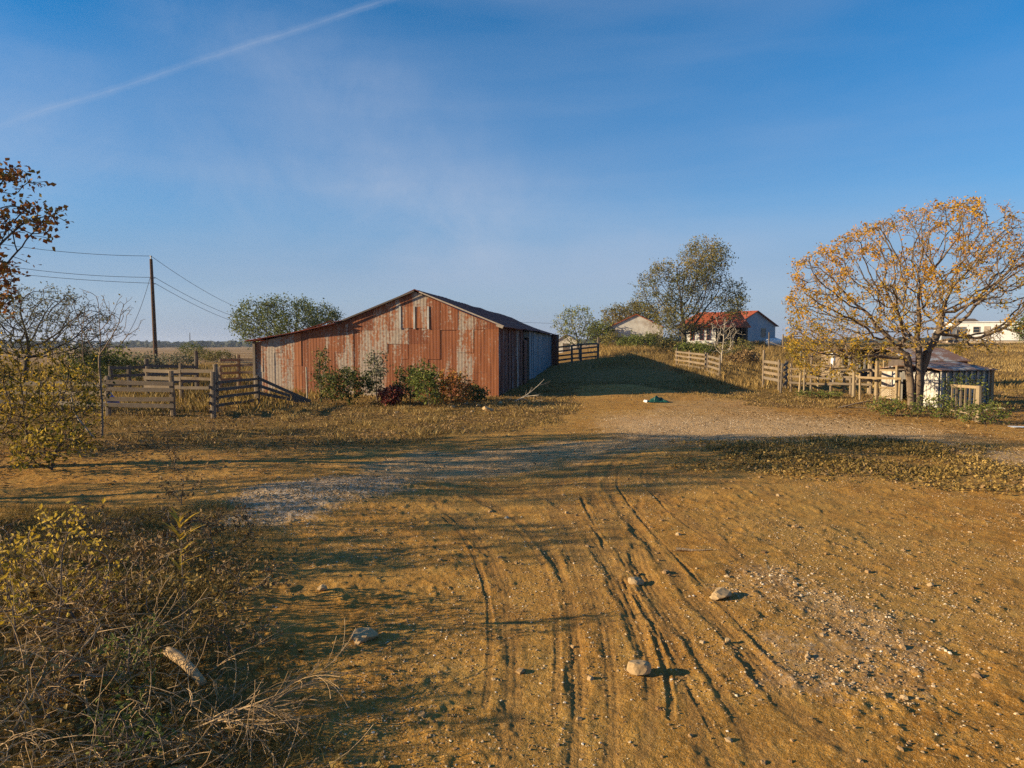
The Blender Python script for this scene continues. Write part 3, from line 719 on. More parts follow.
# bushes around the old white barn and house
for px, dep, rx, rz, mt, sd, lab in ((612, 88, 1.6, 1.6, 'olive', 131, 'dark bush at the left foot of the old white barn'), (628, 84, 2.0, 1.3, 'green', 132, 'green bush growing over the front of the old white barn'),
    (643, 82, 1.7, 1.5, 'green', 133, 'bright green leafy bush at the middle of the old white barn'), (655, 84, 1.6, 1.5, 'olive', 134, 'dark scrub right of the old white barn'),
    (671, 74, 1.9, 1.7, 'olive', 135, 'olive bush left of the small board gate'), (690, 72, 1.9, 1.1, 'green', 136, 'green bush behind the small board gate'), (703, 70, 1.5, 1.0, 'green', 137, 'leafy bush below the white house wall'),
    (737, 68, 1.9, 1.5, 'olive', 138, 'brown twiggy bush before the porch posts'), (745, 58, 1.4, 1.1, 'brownleaf', 139, 'low dead brush in the dry grass below the house')):
    shrub(lab, hz3(px, dep), (rx, 1.3, rz), 220, mt, sd, lsize=.2, per=7, tip=.01)
# weeds round the orange tree and shed
for px, py, rx, rz, mt, sd, lab in ((893, 416, 1.0, .55, 'green', 141, 'low green weeds left of the orange tree trunk'), (940, 418, .9, .6, 'green', 142, 'low green weeds right of the orange tree trunk'),
    (962, 414, .9, 1.25, 'green', 143, 'green bush climbing the slatted fence by the tin shed'), (985, 424, 1.0, .6, 'green', 144, 'green weeds in front of the short slatted fence'), (820, 398, 1.2, .3, 'green', 145, 'green mat of weeds in front of the rail fence')):
    shrub(lab, gz(px, py), (rx, .6, rz), 170, mt, sd, lsize=.08, per=7)

# ------------------------------------------------------------------ the barn
BARN = empty('barn', (-.70, 32.4, 0), 'long rusty corrugated iron barn with patched gable front', 'barn', rz=-R(7.2))
def roof_z(x):
    xp = [-12.1, -11.8, -7.7, -3.85, 0, .35]; zp = [2.50, 2.56, 3.42, 4.92, 3.36, 3.22]
    return float(np.interp(x, xp, zp))
def sheet(mb, x0, x1, z0, z1, off, tone, gal, top=None, axis='x', wave=.15, amp=.0022, ragged=0.):
    """one corrugated sheet hung in the plane y=off (axis x) or x=off (axis y)"""
    n = max(3, int((x1 - x0) / wave * 4)); V = []; tilt = rng.normal(0, .003); zb = z0 + rng.uniform(-ragged, ragged)
    nz = max(1, int((z1 - z0) / .6))
    for i in range(n + 1):
        x = x0 + (x1 - x0) * i / n; zt = min(z1, top(x)) if top else z1; d = off + amp * sin(2 * pi * x / wave) + tilt * (x - x0)
        for k in range(nz + 1):
            z = zb + (zt - zb) * k / nz; dd = d + tilt * .6 * k
            V.append((x, dd, z) if axis == 'x' else (dd, x, z))
    Q = []
    for i in range(n):
        for k in range(nz):
            a = i * (nz + 1) + k; q = (a, a + nz + 1, a + nz + 2, a + 1)
            Q.append(q if axis == 'x' else q)
    mb.append((np.array(V), np.array(Q), tone, gal))
def build_sheets(name, L, mat, parent, smooth=False):
    V = []; Q = []; t = []; g = []; n = 0
    for v, q, a, b_ in L: V.append(v); Q.append(q + n); n += len(v); t.append(np.full(len(q), a)); g.append(np.full(len(q), b_))
    return mk(name, np.vstack(V), np.vstack(Q), mat, parent, {'tone': np.concatenate(t), 'galv': np.concatenate(g)}, smooth=smooth)
def lx(px): return -(497 - px) / 241.0 * 11.8
FRONT = [  # px span, list of (z0, z1, tone, galv)
    (257, 263, [(0, 9, .75, .30)]), (263, 269, [(0, 9, .55, .12)]), (269, 275, [(0, 9, .9, .80)]), (275, 283, [(0, 9, .9, .62)]), (283, 289, [(0, 9, .8, .45)]),
    (289, 296, [(0, 9, .92, .25)]), (296, 303, [(0, 9, .95, .20)]), (303, 312, [(0, 9, .35, .05)]), (312, 321, [(0, 9, .45, .0)]), (321, 330, [(0, 9, .55, .05)]),
    (330, 337, [(0, 9, .5, .1)]), (337, 347, [(0, 3.08, .6, .2), (3.06, 9, .5, .18)]), (347, 356, [(0, 3.05, .75, .36), (3.03, 9, .35, .12)]), (356, 364, [(0, 3.05, .45, .1), (3.03, 9, .4, .1)]),
    (364, 376, [(0, 3.12, .85, .60), (3.1, 9, .3, .1)]), (376, 390, [(0, 3.12, .88, .48), (3.1, 9, .85, .45)]), (390, 403, [(0, 2.45, .55, .0), (2.43, 3.12, .8, .6), (3.1, 9, .6, .3)]),
    (403, 411, [(0, 2.5, .35, .0), (2.48, 3.2, .75, .42)]), (411, 430, [(0, 2.5, .5, .12), (2.48, 3.2, .15, .02)]), (403, 416, [(4.18, 9, .35, .05)]), (416, 432, [(4.18, 9, .9, .62)]),
    (430, 442, [(0, 3.15, .45, .0), (3.13, 9, .4, .0)]), (442, 459, [(0, 3.15, .52, .02), (3.13, 9, .5, .16)]), (459, 474, [(0, 3.15, .8, .34), (3.13, 9, .85, .66)]),
    (474, 486, [(0, 3.15, .62, .06), (3.13, 9, .35, .04)]), (486, 498, [(0, 3.15, .7, .02), (3.13, 9, .3, .04)])]
L = []
for k, (a, b_, rows) in enumerate(FRONT):   # some long sheets are really two short ones lapped over each other
    if k % 3 != 1 and rows[0][0] == 0:
        z0, z1, t, g_ = rows[0]; zc = [1.15, 1.75, 1.45, 2.05][k % 4]
        FRONT[k] = (a, b_, [(0, zc, t + rng.uniform(-.25, .15), g_ + rng.uniform(-.1, .22)), (zc - .02, z1, t, g_)] + rows[1:])
for a, b_, rows in FRONT:
    for z0, z1, t, g in rows:
        sheet(L, lx(a) - .03, lx(b_) + .03, z0 - (.3 if z0 == 0 else 0), min(z1, 5.2), (-.0 if z0 == 0 else -.006 - .006 * z0) - rng.uniform(0, .006), t + rng.normal(0, .05), g * .85 + .05 + (.16 if b_ < 303 else 0), top=lambda x: roof_z(x) - .04, ragged=0. if z0 == 0 else .03)
build_sheets('front_wall', L, M['tin'], BARN)
# loft hatch with pale battens
L = []
for a, b_, t, g in ((404.5, 416.5, .85, .2), (418.5, 430, .8, .15)): sheet(L, lx(a), lx(b_), 3.2, 4.2, -.045, t, g, top=lambda x: roof_z(x) - .05)
ld = build_sheets('loft_hatch', L, M['tin'], BARN); ld['label'] = 'square loft hatch with pale battens'
for px in (403.6, 417.5, 431):
    m = MB(); m.box((lx(px), -.062, 3.68), (.085, .016, 1.06), a=.5); m.build('batten', M['white'], ld)
# roof: (x, z) profile by length; sagging
def roof_sheet(name, x0, z0, x1, z1, L0, L1, mat, ny=60, thick=.03, sag=.10, jag=0., wave=.3):
    nx = 6; ys = np.linspace(L0, L1, ny + 1); V = []
    for side in (0, 1):
        for iy, y in enumerate(ys):
            for ix in range(nx + 1):
                t = ix / nx; x = x0 + (x1 - x0) * t; z = z0 + (z1 - z0) * t
                z += -sag * sin(pi * t) * (.4 + .6 * (vnoise(y, 3, 5.0, 5) * .5 + .5)) + .05 * vnoise(y, x, 3.0, 8) + .012 * sin(2 * pi * y / wave)
                yy = y + (jag * vnoise(x * 3, 1, .7, 9) if iy == 0 else 0)
                V.append((x + (jag * .7 * vnoise(y, 7, .9, 10) if ix == nx else 0), yy, z - (thick if side else 0)))
    V = np.array(V); m = nx + 1; Q = []; tone = []; N1 = (ny + 1) * m
    for iy in range(ny):
        for ix in range(nx):
            a = iy * m + ix; Q.append((a, a + 1, a + m + 1, a + m)); tone.append(vnoise(iy // 3 * 3.1, ix // 3 * 7.7, 1, 4) * .5 + .5)
    k = len(Q); Q += [(q[3] + N1, q[2] + N1, q[1] + N1, q[0] + N1) for q in Q[:k]]; tone += tone[:k]
    bd = [iy * m for iy in range(ny + 1)]; bd += [ny * m + ix for ix in range(1, m)]; bd += [iy * m + nx for iy in range(ny - 1, -1, -1)]; bd += [ix for ix in range(nx - 1, 0, -1)]
    for i in range(len(bd)):
        a = bd[i]; c = bd[(i + 1) % len(bd)]; Q.append((a, c, c + N1, a + N1)); tone.append(.2)
    return mk(name, V, np.array(Q), mat, BARN, {'tone': np.array(tone, float), 'galv': np.clip(np.array(tone, float) * .4, 0, 1)})
BL = 36.0
roof_sheet('roof', -3.85, 4.99, .38, 3.30, -.18, BL + .2, M['tin_roof'], 80, sag=.16, jag=.05)
roof_sheet('roof', -3.85, 4.985, -7.75, 3.47, -.18, BL + .2, M['tin_roof'], 80, sag=.05, jag=.05)
rl = roof_sheet('lean_to_roof', -7.65, 3.46, -12.15, 2.60, -.30, BL - 6, M['tin_roof'], 60, sag=.04, jag=.18); rl['label'] = 'low lean-to roof with ragged edge'
# torn roof pieces above the lean-to front
m = MB()
for px, dz, w, a in ((262, .06, .5, .1), (276, .1, .35, -.2), (318, .12, .9, .12), (331, .22, .7, .3), (341, .12, .6, -.1)):
    x = lx(px); m = MB(); m.box((x, -.15, roof_z(x) + dz * .6), (w, .35, .02), ry=-a * .6 - .2, rx=rng.normal(0, .1), a=.3); m.build('torn_roof_piece', M['tin_roof'], BARN)
# rake trim on the right slope
m = MB(); m.beam((-3.6, -.24, 4.86), (.36, -.24, 3.26), .03, .06); m.build('rake_board', M['trim'], BARN)
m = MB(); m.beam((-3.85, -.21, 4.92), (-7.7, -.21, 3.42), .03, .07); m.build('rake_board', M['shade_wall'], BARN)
m = MB(); m.box((.17, -.25, 3.27), (.32, .05, .12), ry=.35); m.build('eave_board', M['trim'], BARN)
# right side wall
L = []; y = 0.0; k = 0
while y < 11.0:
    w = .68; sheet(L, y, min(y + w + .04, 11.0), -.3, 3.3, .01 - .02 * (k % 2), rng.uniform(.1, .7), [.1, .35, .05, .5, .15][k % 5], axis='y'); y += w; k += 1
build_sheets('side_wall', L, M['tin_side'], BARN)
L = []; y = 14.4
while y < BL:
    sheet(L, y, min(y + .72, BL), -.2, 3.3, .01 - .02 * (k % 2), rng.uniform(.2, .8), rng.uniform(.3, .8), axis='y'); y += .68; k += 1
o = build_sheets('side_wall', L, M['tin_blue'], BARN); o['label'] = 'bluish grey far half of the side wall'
m = MB(); m.box((.05, 7.6, 1.55), (.05, .75, 3.3)); m.build('door', M['tin_grey'], BARN)['label'] = 'pale narrow door strip'
L = []; sheet(L, 10.9, 12.6, -.1, 2.7, .10, .3, .2, axis='y'); build_sheets('door', L, M['tin_side'], BARN)
m = MB(); m.box((-.02, 11.1, 1.5), (.14, .16, 3.4)); m.build('post', M['wood_dark'], BARN)
m = MB(); m.box((-.02, 14.3, 1.5), (.14, .16, 3.4)); m.build('post', M['wood_dark'], BARN)
m = MB(); m.box((0, 12.7, 3.02), (.10, 3.2, .36)); m.build('lintel', M['wood_dark'], BARN)
# back and left walls and inner darkness
L = []
for x in np.arange(-7.7, 0, .7): sheet(L, x, x + .74, -.2, 5.2, BL - .01 * (int(x * 10) % 2), .3, .1, top=lambda x: roof_z(min(x, 0)) - .04)
build_sheets('back_wall', L, M['tin_side'], BARN)
L = []
for y in np.arange(0, BL - 6, .7): sheet(L, y, y + .74, -.3, 2.56, -11.82, rng.uniform(.3, .9), rng.uniform(.1, .6), axis='y')
for x in np.arange(-11.8, -7.75, .7): sheet(L, x, x + .74, -.3, 5.2, BL - 6.02, .4, .3, top=lambda x: roof_z(x) - .04)
for y in np.arange(BL - 6, BL, .7): sheet(L, y, y + .74, -.3, 3.44, -7.72, .4, .3, axis='y')
build_sheets('left_wall', L, M['tin'], BARN)
m = MB(); m.box((-11.84, -.03, 1.15), (.12, .12, 2.9)); m.build('corner_post', M['wood'], BARN)

# ------------------------------------------------------------------ fences and gates
def post(parent, x, y, h, w=.15, mat='wood', lean=0., z0=None):
    z = macro(x, y) if z0 is None else z0; m = MB(); lx_ = rng.normal(0, .02) + lean
    P = [(x, y, float(z) - .15), (x + lx_ * .5, y, float(z) + h * .5), (x + lx_, y, float(z) + h)]
    m.tube(P, [w * .52, w * .5, w * .46], 7); b0 = np.array(parent.location)
    m.V = [v - b0 for v in m.V]; return m.build('post', M[mat], parent)
def board(parent, p, q, w=.035, h=.14, mat='wood', name='board', jit=.006):
    m = MB(); m.beam(p, q, w, h, jit=jit); b0 = np.array(parent.location); m.V = [v - b0 for v in m.V]; return m.build(name, M[mat], parent)
def fence(label, pts, heights, boards, mat='wood', pw=.15, name='fence', cat='fence', bh=.14, bw=.035, rail='board', pmat=None, off=-.06):
    """pts: ground points of the posts; boards: heights of boards above ground"""
    p0 = pts[0]; root = empty(name, (p0[0], p0[1], float(macro(p0[0], p0[1]))), label, cat)
    for i, (p, h) in enumerate(zip(pts, heights)): post(root, p[0], p[1], h, pw, pmat or mat)
    for a, c in zip(pts[:-1], pts[1:]):
        d = np.array([c[0] - a[0], c[1] - a[1]]); d /= np.linalg.norm(d) + 1e-9; nrm = np.array([d[1], -d[0]]) * (pw / 2 + bw / 2 + .004)
        if nrm[1] > 0: nrm = -nrm
        za, zc = float(macro(a[0], a[1])), float(macro(c[0], c[1]))
        for hb in boards:
            j = rng.normal(0, .02, 2)
            board(root, (a[0] + nrm[0] - d[0] * .08, a[1] + nrm[1] - d[1] * .08, za + hb + j[0]), (c[0] + nrm[0] + d[0] * .08, c[1] + nrm[1] + d[1] * .08, zc + hb + j[1]), bw, bh * rng.uniform(.85, 1.1), mat, rail)
    return root
g = lambda px, py: tuple(G(px, py))
def at(px, dep): return (GX(px, dep), dep)
# left gate of four boards
fence('board gate of four pale planks beside the bare sapling', [g(108.5, 416), g(173.5, 417)], [1.35, 1.55], [.38, .62, .88, 1.14], 'wood', .17, 'gate', 'gate', .15)
# fence left of it, seen through the yellow bush, shade in its colour
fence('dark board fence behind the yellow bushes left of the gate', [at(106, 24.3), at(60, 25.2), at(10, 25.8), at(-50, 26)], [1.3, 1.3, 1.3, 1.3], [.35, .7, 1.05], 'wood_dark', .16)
# run going back to the barn, shade put into darker boards
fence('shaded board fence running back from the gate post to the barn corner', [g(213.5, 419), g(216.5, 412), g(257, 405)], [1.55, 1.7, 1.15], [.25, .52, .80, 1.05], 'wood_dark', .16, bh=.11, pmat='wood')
p = g(257, 405)
root = empty('slanting_boards', (p[0], p[1], 0), 'dark boards slanting down along the barn wall', 'fence')  # dark boards slanting from the post down to the ground
q = g(309, 404.5)
for h0, h1 in ((1.10, .12), (.80, .06), (.50, .03)):
    board(root, (p[0] + .1, p[1] - .1, h0), (q[0], q[1] + .25, h1), .04, .12, 'wood_dark')
post(root, p[0] + .08, p[1] - .02, 1.2, .14, 'wood_dark')
r_ = g(307.5, 403.5); root = empty('fence_post', (r_[0], r_[1], 0), 'lone pale thin post in front of the barn wall by the bushes', 'post')
post(root, r_[0], r_[1], 1.5, .07, 'bark_pale')
# far fences
fence('pale rail fence behind the left gate crossing toward the pole', [at(146, 31), at(180, 30.5), at(216, 30.2)], [1.45, 1.6, 1.6], [.55, .95, 1.28], 'wood', .17)
fence('distant rail fence between the yard and the open pasture', [at(219, 36), at(238, 37), at(259, 37)], [1.3, 1.9, 1.6], [.6, .95, 1.35, 1.65], 'wood', .2, bh=.13)
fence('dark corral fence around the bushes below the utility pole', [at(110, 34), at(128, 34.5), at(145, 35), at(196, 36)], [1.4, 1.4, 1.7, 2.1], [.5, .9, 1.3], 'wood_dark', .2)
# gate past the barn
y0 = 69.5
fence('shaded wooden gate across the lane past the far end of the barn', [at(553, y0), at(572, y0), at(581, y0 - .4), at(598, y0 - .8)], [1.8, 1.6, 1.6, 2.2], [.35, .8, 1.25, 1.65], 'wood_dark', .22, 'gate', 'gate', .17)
# small board gate, right of lane
fence('weathered board fence half buried in bushes below the house', [at(677, 57), at(690, 55), at(706, 52)], [1.6, 1.5, 1.5], [.3, .65, 1.0, 1.3], 'wood', .16)
def panel_gate(label, pa, pb, h, boards, mat='wood', extra=None):
    root = empty('gate', (pa[0], pa[1], float(macro(*pa))), label, 'gate')
    post(root, pa[0], pa[1], h[0], .14, mat); post(root, pb[0], pb[1], h[1], .14, mat)
    for hb in boards:
        board(root, (pa[0], pa[1] - .1, float(macro(*pa)) + hb), (pb[0], pb[1] - .1, float(macro(*pb)) + hb), .04, .15, mat)
    return root
panel_gate('open board gate leaning at the right side of the lane below the house', at(708, 49.5), at(720, 46.0), (1.5, 1.55), (.25, .6, .95, 1.28))
panel_gate('short board gate between two pale posts left of the rail fence', g(763, 387), g(779, 391), (2.1, 1.65), (.55, .85, 1.15, 1.45))
fence('dark shaded boards of the fence turning back from the short gate', [at(782, 36), at(787, 39)], [1.5, 1.5], [.4, .75, 1.1, 1.4], 'wood_dark', .12)  # darker board colour stands for the shaded side
# corral rail fence
pts = [g(804, 394), g(818, 391), g(843.5, 393), g(860, 400), g(899, 402)]
fence('long single rail corral fence on thin tan posts left of the orange tree', pts, [1.85, 1.2, 1.1, 1.2, 1.0], [1.02], 'wood_tan', .10, bh=.09, bw=.05, rail='rail')
p = g(799, 393); root = empty('fence_post', (p[0], p[1], 0), 'leaning tan post beside the end of the single rail fence', 'post'); post(root, p[0], p[1], 1.35, .12, 'wood_tan', .1)
fence('tall tan posts with boards in the middle of the corral', [g(853.5, 397), g(868.6, 394), g(876, 400)], [1.3, 1.75, 1.75], [.75, 1.2], 'wood_tan', .17, bh=.1)
fence('inner grey board fence at the back of the corral', [at(812, 42), at(835, 41), at(858, 40)], [1.4, 1.4, 1.4], [.35, .7, 1.05], 'wood', .14)
m = MB(); p = at(833.5, 42.5); z = float(macro(*p)); root = empty('pipe_post', (p[0], p[1], z), 'thick white pipe standing at the left end of the corral shed', 'pipe')
m.tube([(0, 0, -.1), (0, 0, 1.75)], .125, 12); m.tube([(0, 0, 1.75), (0, 0, 1.80)], .14, 12); m.build('pipe', M['galv'], root)
fence('wire and post fence on the rise beside the blue grey house', [at(783, 84), at(793, 84), at(803, 84)], [1.7, 1.7, 1.6], [.6, 1.1, 1.4], 'wood', .18)
fence('line of dark posts in the dry grass right of the house', [at(769, 80), at(791, 66), at(801, 60)], [2.0, 1.9, 2.1], [.9], 'wood_dark', .16, bh=.05)
fence('second rail fence of split posts behind the single rail fence', [at(792, 36), at(812, 35.5), at(832, 35), at(852, 34.5), at(872, 34)], [1.5, 1.4, 1.5, 1.6, 1.5], [.5, .85, 1.2], 'wood', .13, bh=.10)
# lattice gate by the tree
p0, p1 = g(878, 400), g(896, 401); root = empty('lattice_gate', (p0[0], p0[1], 0), 'small gate with a lattice lower half left of the tree trunk', 'gate')
post(root, p1[0], p1[1], 1.55, .13, 'wood_tan'); V0 = np.array([p0[0], p0[1], 0.]); dv = np.array([p1[0] - p0[0], p1[1] - p0[1], 0])
m = MB()
for k in range(-4, 9):
    for s in (0, 1):
        a0, a1 = k / 8, k / 8 + .5
        lo = max(0, a0); hi = min(1, a1)
        if hi <= lo: continue
        z0 = .15 + (lo - a0) / .5 * .36; z1 = .15 + (hi - a0) / .5 * .36
        if s: z0, z1 = .66 - z0, .66 - z1
        m.beam(V0 * 0 + dv * lo + [0, -.02 * s, z0], dv * hi + [0, -.02 * s, z1], .01, .03)
m.build('lattice', M['wood_tan'], root)
for z in (.12, .54, 1.3): board(root, tuple(V0 + [0, -.04, z]), tuple(V0 + dv + [0, -.04, z]), .03, .08, 'wood_tan')

# ------------------------------------------------------------------ small sheds at right
def tin_box(name, parent, x0, x1, yd, z0, z1, mat, tone=.5, gal=.5):
    L = []; x = x0
    while x < x1 - .01:
        sheet(L, x, min(x + .7, x1), z0, z1, yd, rng.uniform(.3, .8), gal + rng.normal(0, .1)); x += .66
    return build_sheets(name, L, mat, parent)
# open cattle shelter behind the corral
p = at(840, 44); z = float(macro(*p)); s = empty('cattle_shelter', (p[0], p[1], z), 'low open fronted cattle shelter with tin roof behind the corral posts', 'shed')
wS = GX(900, 44) - p[0]
m = MB(); m.box((wS / 2, 1.1, 1.86), (wS + .5, 3.2, .05), rx=-.10); m.build('roof', M['tin_grey'], s)
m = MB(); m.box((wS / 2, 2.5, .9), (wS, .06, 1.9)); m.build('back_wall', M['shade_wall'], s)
m = MB(); m.box((-.0, 1.2, .9), (.06, 2.6, 1.7)); m.build('side_wall', M['wood'], s)
for k in range(5):
    m = MB(); m.box((.1 + k * (wS - .2) / 4, -.1, .85), (.13, .13, 1.9)); m.build('post', M['wood_tan'], s)
for k in range(5):
    m = MB(); m.box((.55 + k * .32, -.15, 1.15), (.11, .03, .75)); m.build('slat', M['white'], s)
m = MB(); m.box((wS * .5, -.15, .72), (wS, .04, .12)); m.build('rail', M['wood'], s)
# white plank hut behind the trunk
p = g(899, 401); s = empty('plank_hut', (p[0], p[1], 0), 'whitewashed plank hut with a dark doorway behind the orange tree trunk', 'shed', rz=-R(8))
w = .95
m = MB(); m.box((w - .24, 0, .68), (.48, .06, 1.3)); m.box((.06, 0, .6), (.12, .06, 1.25)); m.box((.29, 0, 1.10), (.34, .055, .34)); m.build('front_wall', M['white'], s)
m = MB(); m.box((0, 1.0, .6), (.05, 2, 1.3)); m.build('side_wall', M['white'], s)
m = MB(); m.box((w, 1.0, .6), (.05, 2, 1.3)); m.build('side_wall', M['white'], s)
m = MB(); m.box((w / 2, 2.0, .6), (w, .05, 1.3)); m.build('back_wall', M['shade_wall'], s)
m = MB(); m.box((w / 2, 1.0, 1.42), (w + .3, 2.3, .04), rx=-.08); m.build('roof', M['tin_grey'], s)
# grey tin roofed shed seen behind the boughs
p = at(912, 40); z = float(macro(*p)); s = empty('tin_shed', (p[0], p[1], z), 'grey tin roofed lean-to seen through the orange tree boughs', 'shed')
w = GX(968, 40) - p[0]
m = MB(); m.box((w / 2, 1.2, 1.75), (w + .3, 2.9, .04), rx=.25); m.build('roof', M['tin_grey'], s)
tin_box('front_wall', s, 0, w, 0, -.2, 1.4, M['tin_side'], gal=.4)
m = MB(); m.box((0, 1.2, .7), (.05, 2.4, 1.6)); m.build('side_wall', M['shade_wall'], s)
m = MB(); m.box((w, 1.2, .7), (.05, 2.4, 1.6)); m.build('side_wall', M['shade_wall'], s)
# blue tin shed
p = g(938, 408); z = float(macro(*p)); s = empty('tin_shed', (p[0], p[1], z), 'low blue grey corrugated shed with pale vertical slats at the right', 'shed', rz=R(16))
w = 2.55
tin_box('front_wall', s, 0, w, .0, .02, 1.42, M['tin_blue'], gal=.75)
for k in range(9):
    m = MB(); m.box((.08 + k * (w - .16) / 8, -.05 - .01 * (k % 2), .72), (.085, .03, 1.40 + .1 * (k == 8)), ry=rng.normal(0, .012)); m.build('slat', M['white'], s)
tin_box('back_wall', s, 0, w, 1.45, 0, 1.6, M['tin_side'], gal=.4)
m = MB()
for k in range(8): m.box((-.01 - .006 * (k % 2), .09 + k * .178, .68 + .03 * (k % 3)), (.025, .165, 1.38), a=.5)
m.build('side_wall', M['white'], s)
L = []; sheet(L, 0, 1.45, 0, 1.5, w, .5, .7, axis='y'); build_sheets('side_wall', L, M['tin_blue'], s)
m = MB(); m.box((w / 2, .70, 1.61), (w + .3, 1.9, .035), rx=.14); rr = m.build('roof', M['tin_grey'], s)
m = MB(); m.box((w / 2, -.02, .06), (w, .05, .12)); m.build('bottom_rail', M['wood'], s)
m = MB(); m.box((w + .0, -.09, .6), (.13, .13, 1.9)); m.build('corner_post', M['wood_tan'], s)
# leaning white boards by the trunk
p = g(931, 405); s = empty('leaning_board', (p[0], p[1], 0), 'pale board leaning between the tree trunk and the tin shed', 'board')
m = MB(); m.beam((-.05, 0, 0), (.10, .5, 1.3), .03, .02); m.box((.0, .15, .62), (.2, .03, 1.3), ry=.12); m.build('board', M['white'], s)
# short slatted fence in front of it
p0, p1 = g(950, 418), g(978, 422); s = empty('slatted_fence', (p0[0], p0[1], 0), 'short yellowish slatted fence with one thick post before the tin shed', 'fence')
p0 = np.array([*p0, 0]); p1 = np.array([*p1, 0]); post(s, p1[0], p1[1], 1.15, .17, 'wood_tan')
board(s, tuple(p0 + [0, 0, 1.08]), tuple(p1 + [0, 0, 1.1]), .04, .09, 'wood_tan', 'rail'); board(s, tuple(p0 + [0, 0, .25]), tuple(p1 + [0, 0, .27]), .04, .07, 'wood_tan', 'rail')
for k in range(6):
    q = p0 + (p1 - p0) * k / 6.2; board(s, tuple(q + [0, -.06, .02]), tuple(q + [.01, -.06, 1.06]), .06, .02, 'wood_tan', 'slat')

# ------------------------------------------------------------------ houses
def gable_house(root, x0, x1, yl, zw, zr, wallm, roofm, over=.35, z0=-.6, gable=True, ridge='y', wallname='wall'):
    """box of width x0..x1, depth 0..yl, ridge along y (gable faces -y)"""
    xm = (x0 + x1) / 2; V = []; 
    for y in (0, yl): V += [(x0, y, z0), (x1, y, z0), (x1, y, zw), (xm, y, zr), (x0, y, zw)]
    F5 = [(0, 1, 2, 3, 4), (9, 8, 7, 6, 5)]; F4 = [(1, 6, 7, 2), (5, 0, 4, 9)]
    mk(wallname, V, [np.array(F5), np.array(F4)], wallm, root)
    sl = (zr - zw) / (xm - x0); t = .09; RV = []; o = over
    prof = [(x0 - o, zw - o * sl + .02), (xm, zr + .02), (x1 + o, zw - o * sl + .02)]
    for y in (-o, yl + o):
        for x, z in prof: RV.append((x, y, z + t))
        for x, z in prof: RV.append((x, y, z))
    Q = [(0, 1, 7, 6), (1, 2, 8, 7), (3, 9, 10, 4), (4, 10, 11, 5), (0, 3, 4, 1), (1, 4, 5, 2), (6, 7, 10, 9), (7, 8, 11, 10), (0, 6, 9, 3), (2, 5, 11, 8)]
    Q = np.array(Q); return mk('roof', RV, Q, roofm, root, {'tone': np.full(len(Q), .6), 'galv': np.full(len(Q), .15)})
def window(root, c, w, h, face='y', frame='trim', glass='glass'):
    m = MB(); x, y, z = c; t = .05
    bx = (lambda cx, cz, sx, sz, d, th: m.box((x + cx, y - d, z + cz), (sx, th, sz))) if face == 'y' else (lambda cx, cz, sx, sz, d, th: m.box((x - d, y + cx, z + cz), (th, sx, sz)))
    bx(0, h / 2 + t / 2, w + 2 * t, t, .03, .06); bx(0, -h / 2 - t / 2, w + 2 * t, t, .03, .06); bx(-w / 2 - t / 2, 0, t, h, .03, .06); bx(w / 2 + t / 2, 0, t, h, .03, .06); bx(0, 0, w, t * .7, .025, .04)
    f = m.build('window', M[frame], root); m = MB(); 
    if face == 'y': m.box((x, y - .01, z), (w, .012, h))
    else: m.box((x - .01, y, z), (.012, w, h))
    m.build('pane', M[glass], f); return f
# red roofed house: gable (shaded) faces right-front, long side (lit) faces left
P0 = at(735, 96); z = float(macro(*P0)); HS = empty('farmhouse', (P0[0], P0[1], z), 'old farmhouse with rusty red roof and pale blue grey gable', 'house', rz=R(36))
gable_house(HS, 0, 9.3, 10, 2.75, 4.7, M['blue_wall'], M['tin_red'])
window(HS, (6.4, -.02, 1.75), .95, 1.15); 
m = MB(); m.box((.9, -.03, 1.2), (1.7, .05, 2.4)); m.build('door', M['dark'], HS)  # near-black panel on the wall, doorway shade put into its colour
m = MB(); m.box((2.35, -.06, 2.2), (.1, .06, 5.0)); m.build('corner_board', M['shade_wall'], HS)
for yy in (2.0, 4.2): window(HS, (0, yy, 1.6), .8, 1.3, 'x', 'tin_red')
m = MB(); m.tube([(4.6, 3, 4.4), (4.6, 3, 6.0)], .09, 8); m.tube([(4.6, 3, 6.0), (4.6, 3, 6.1)], .15, 8); m.build('stovepipe', M['wire'], HS)
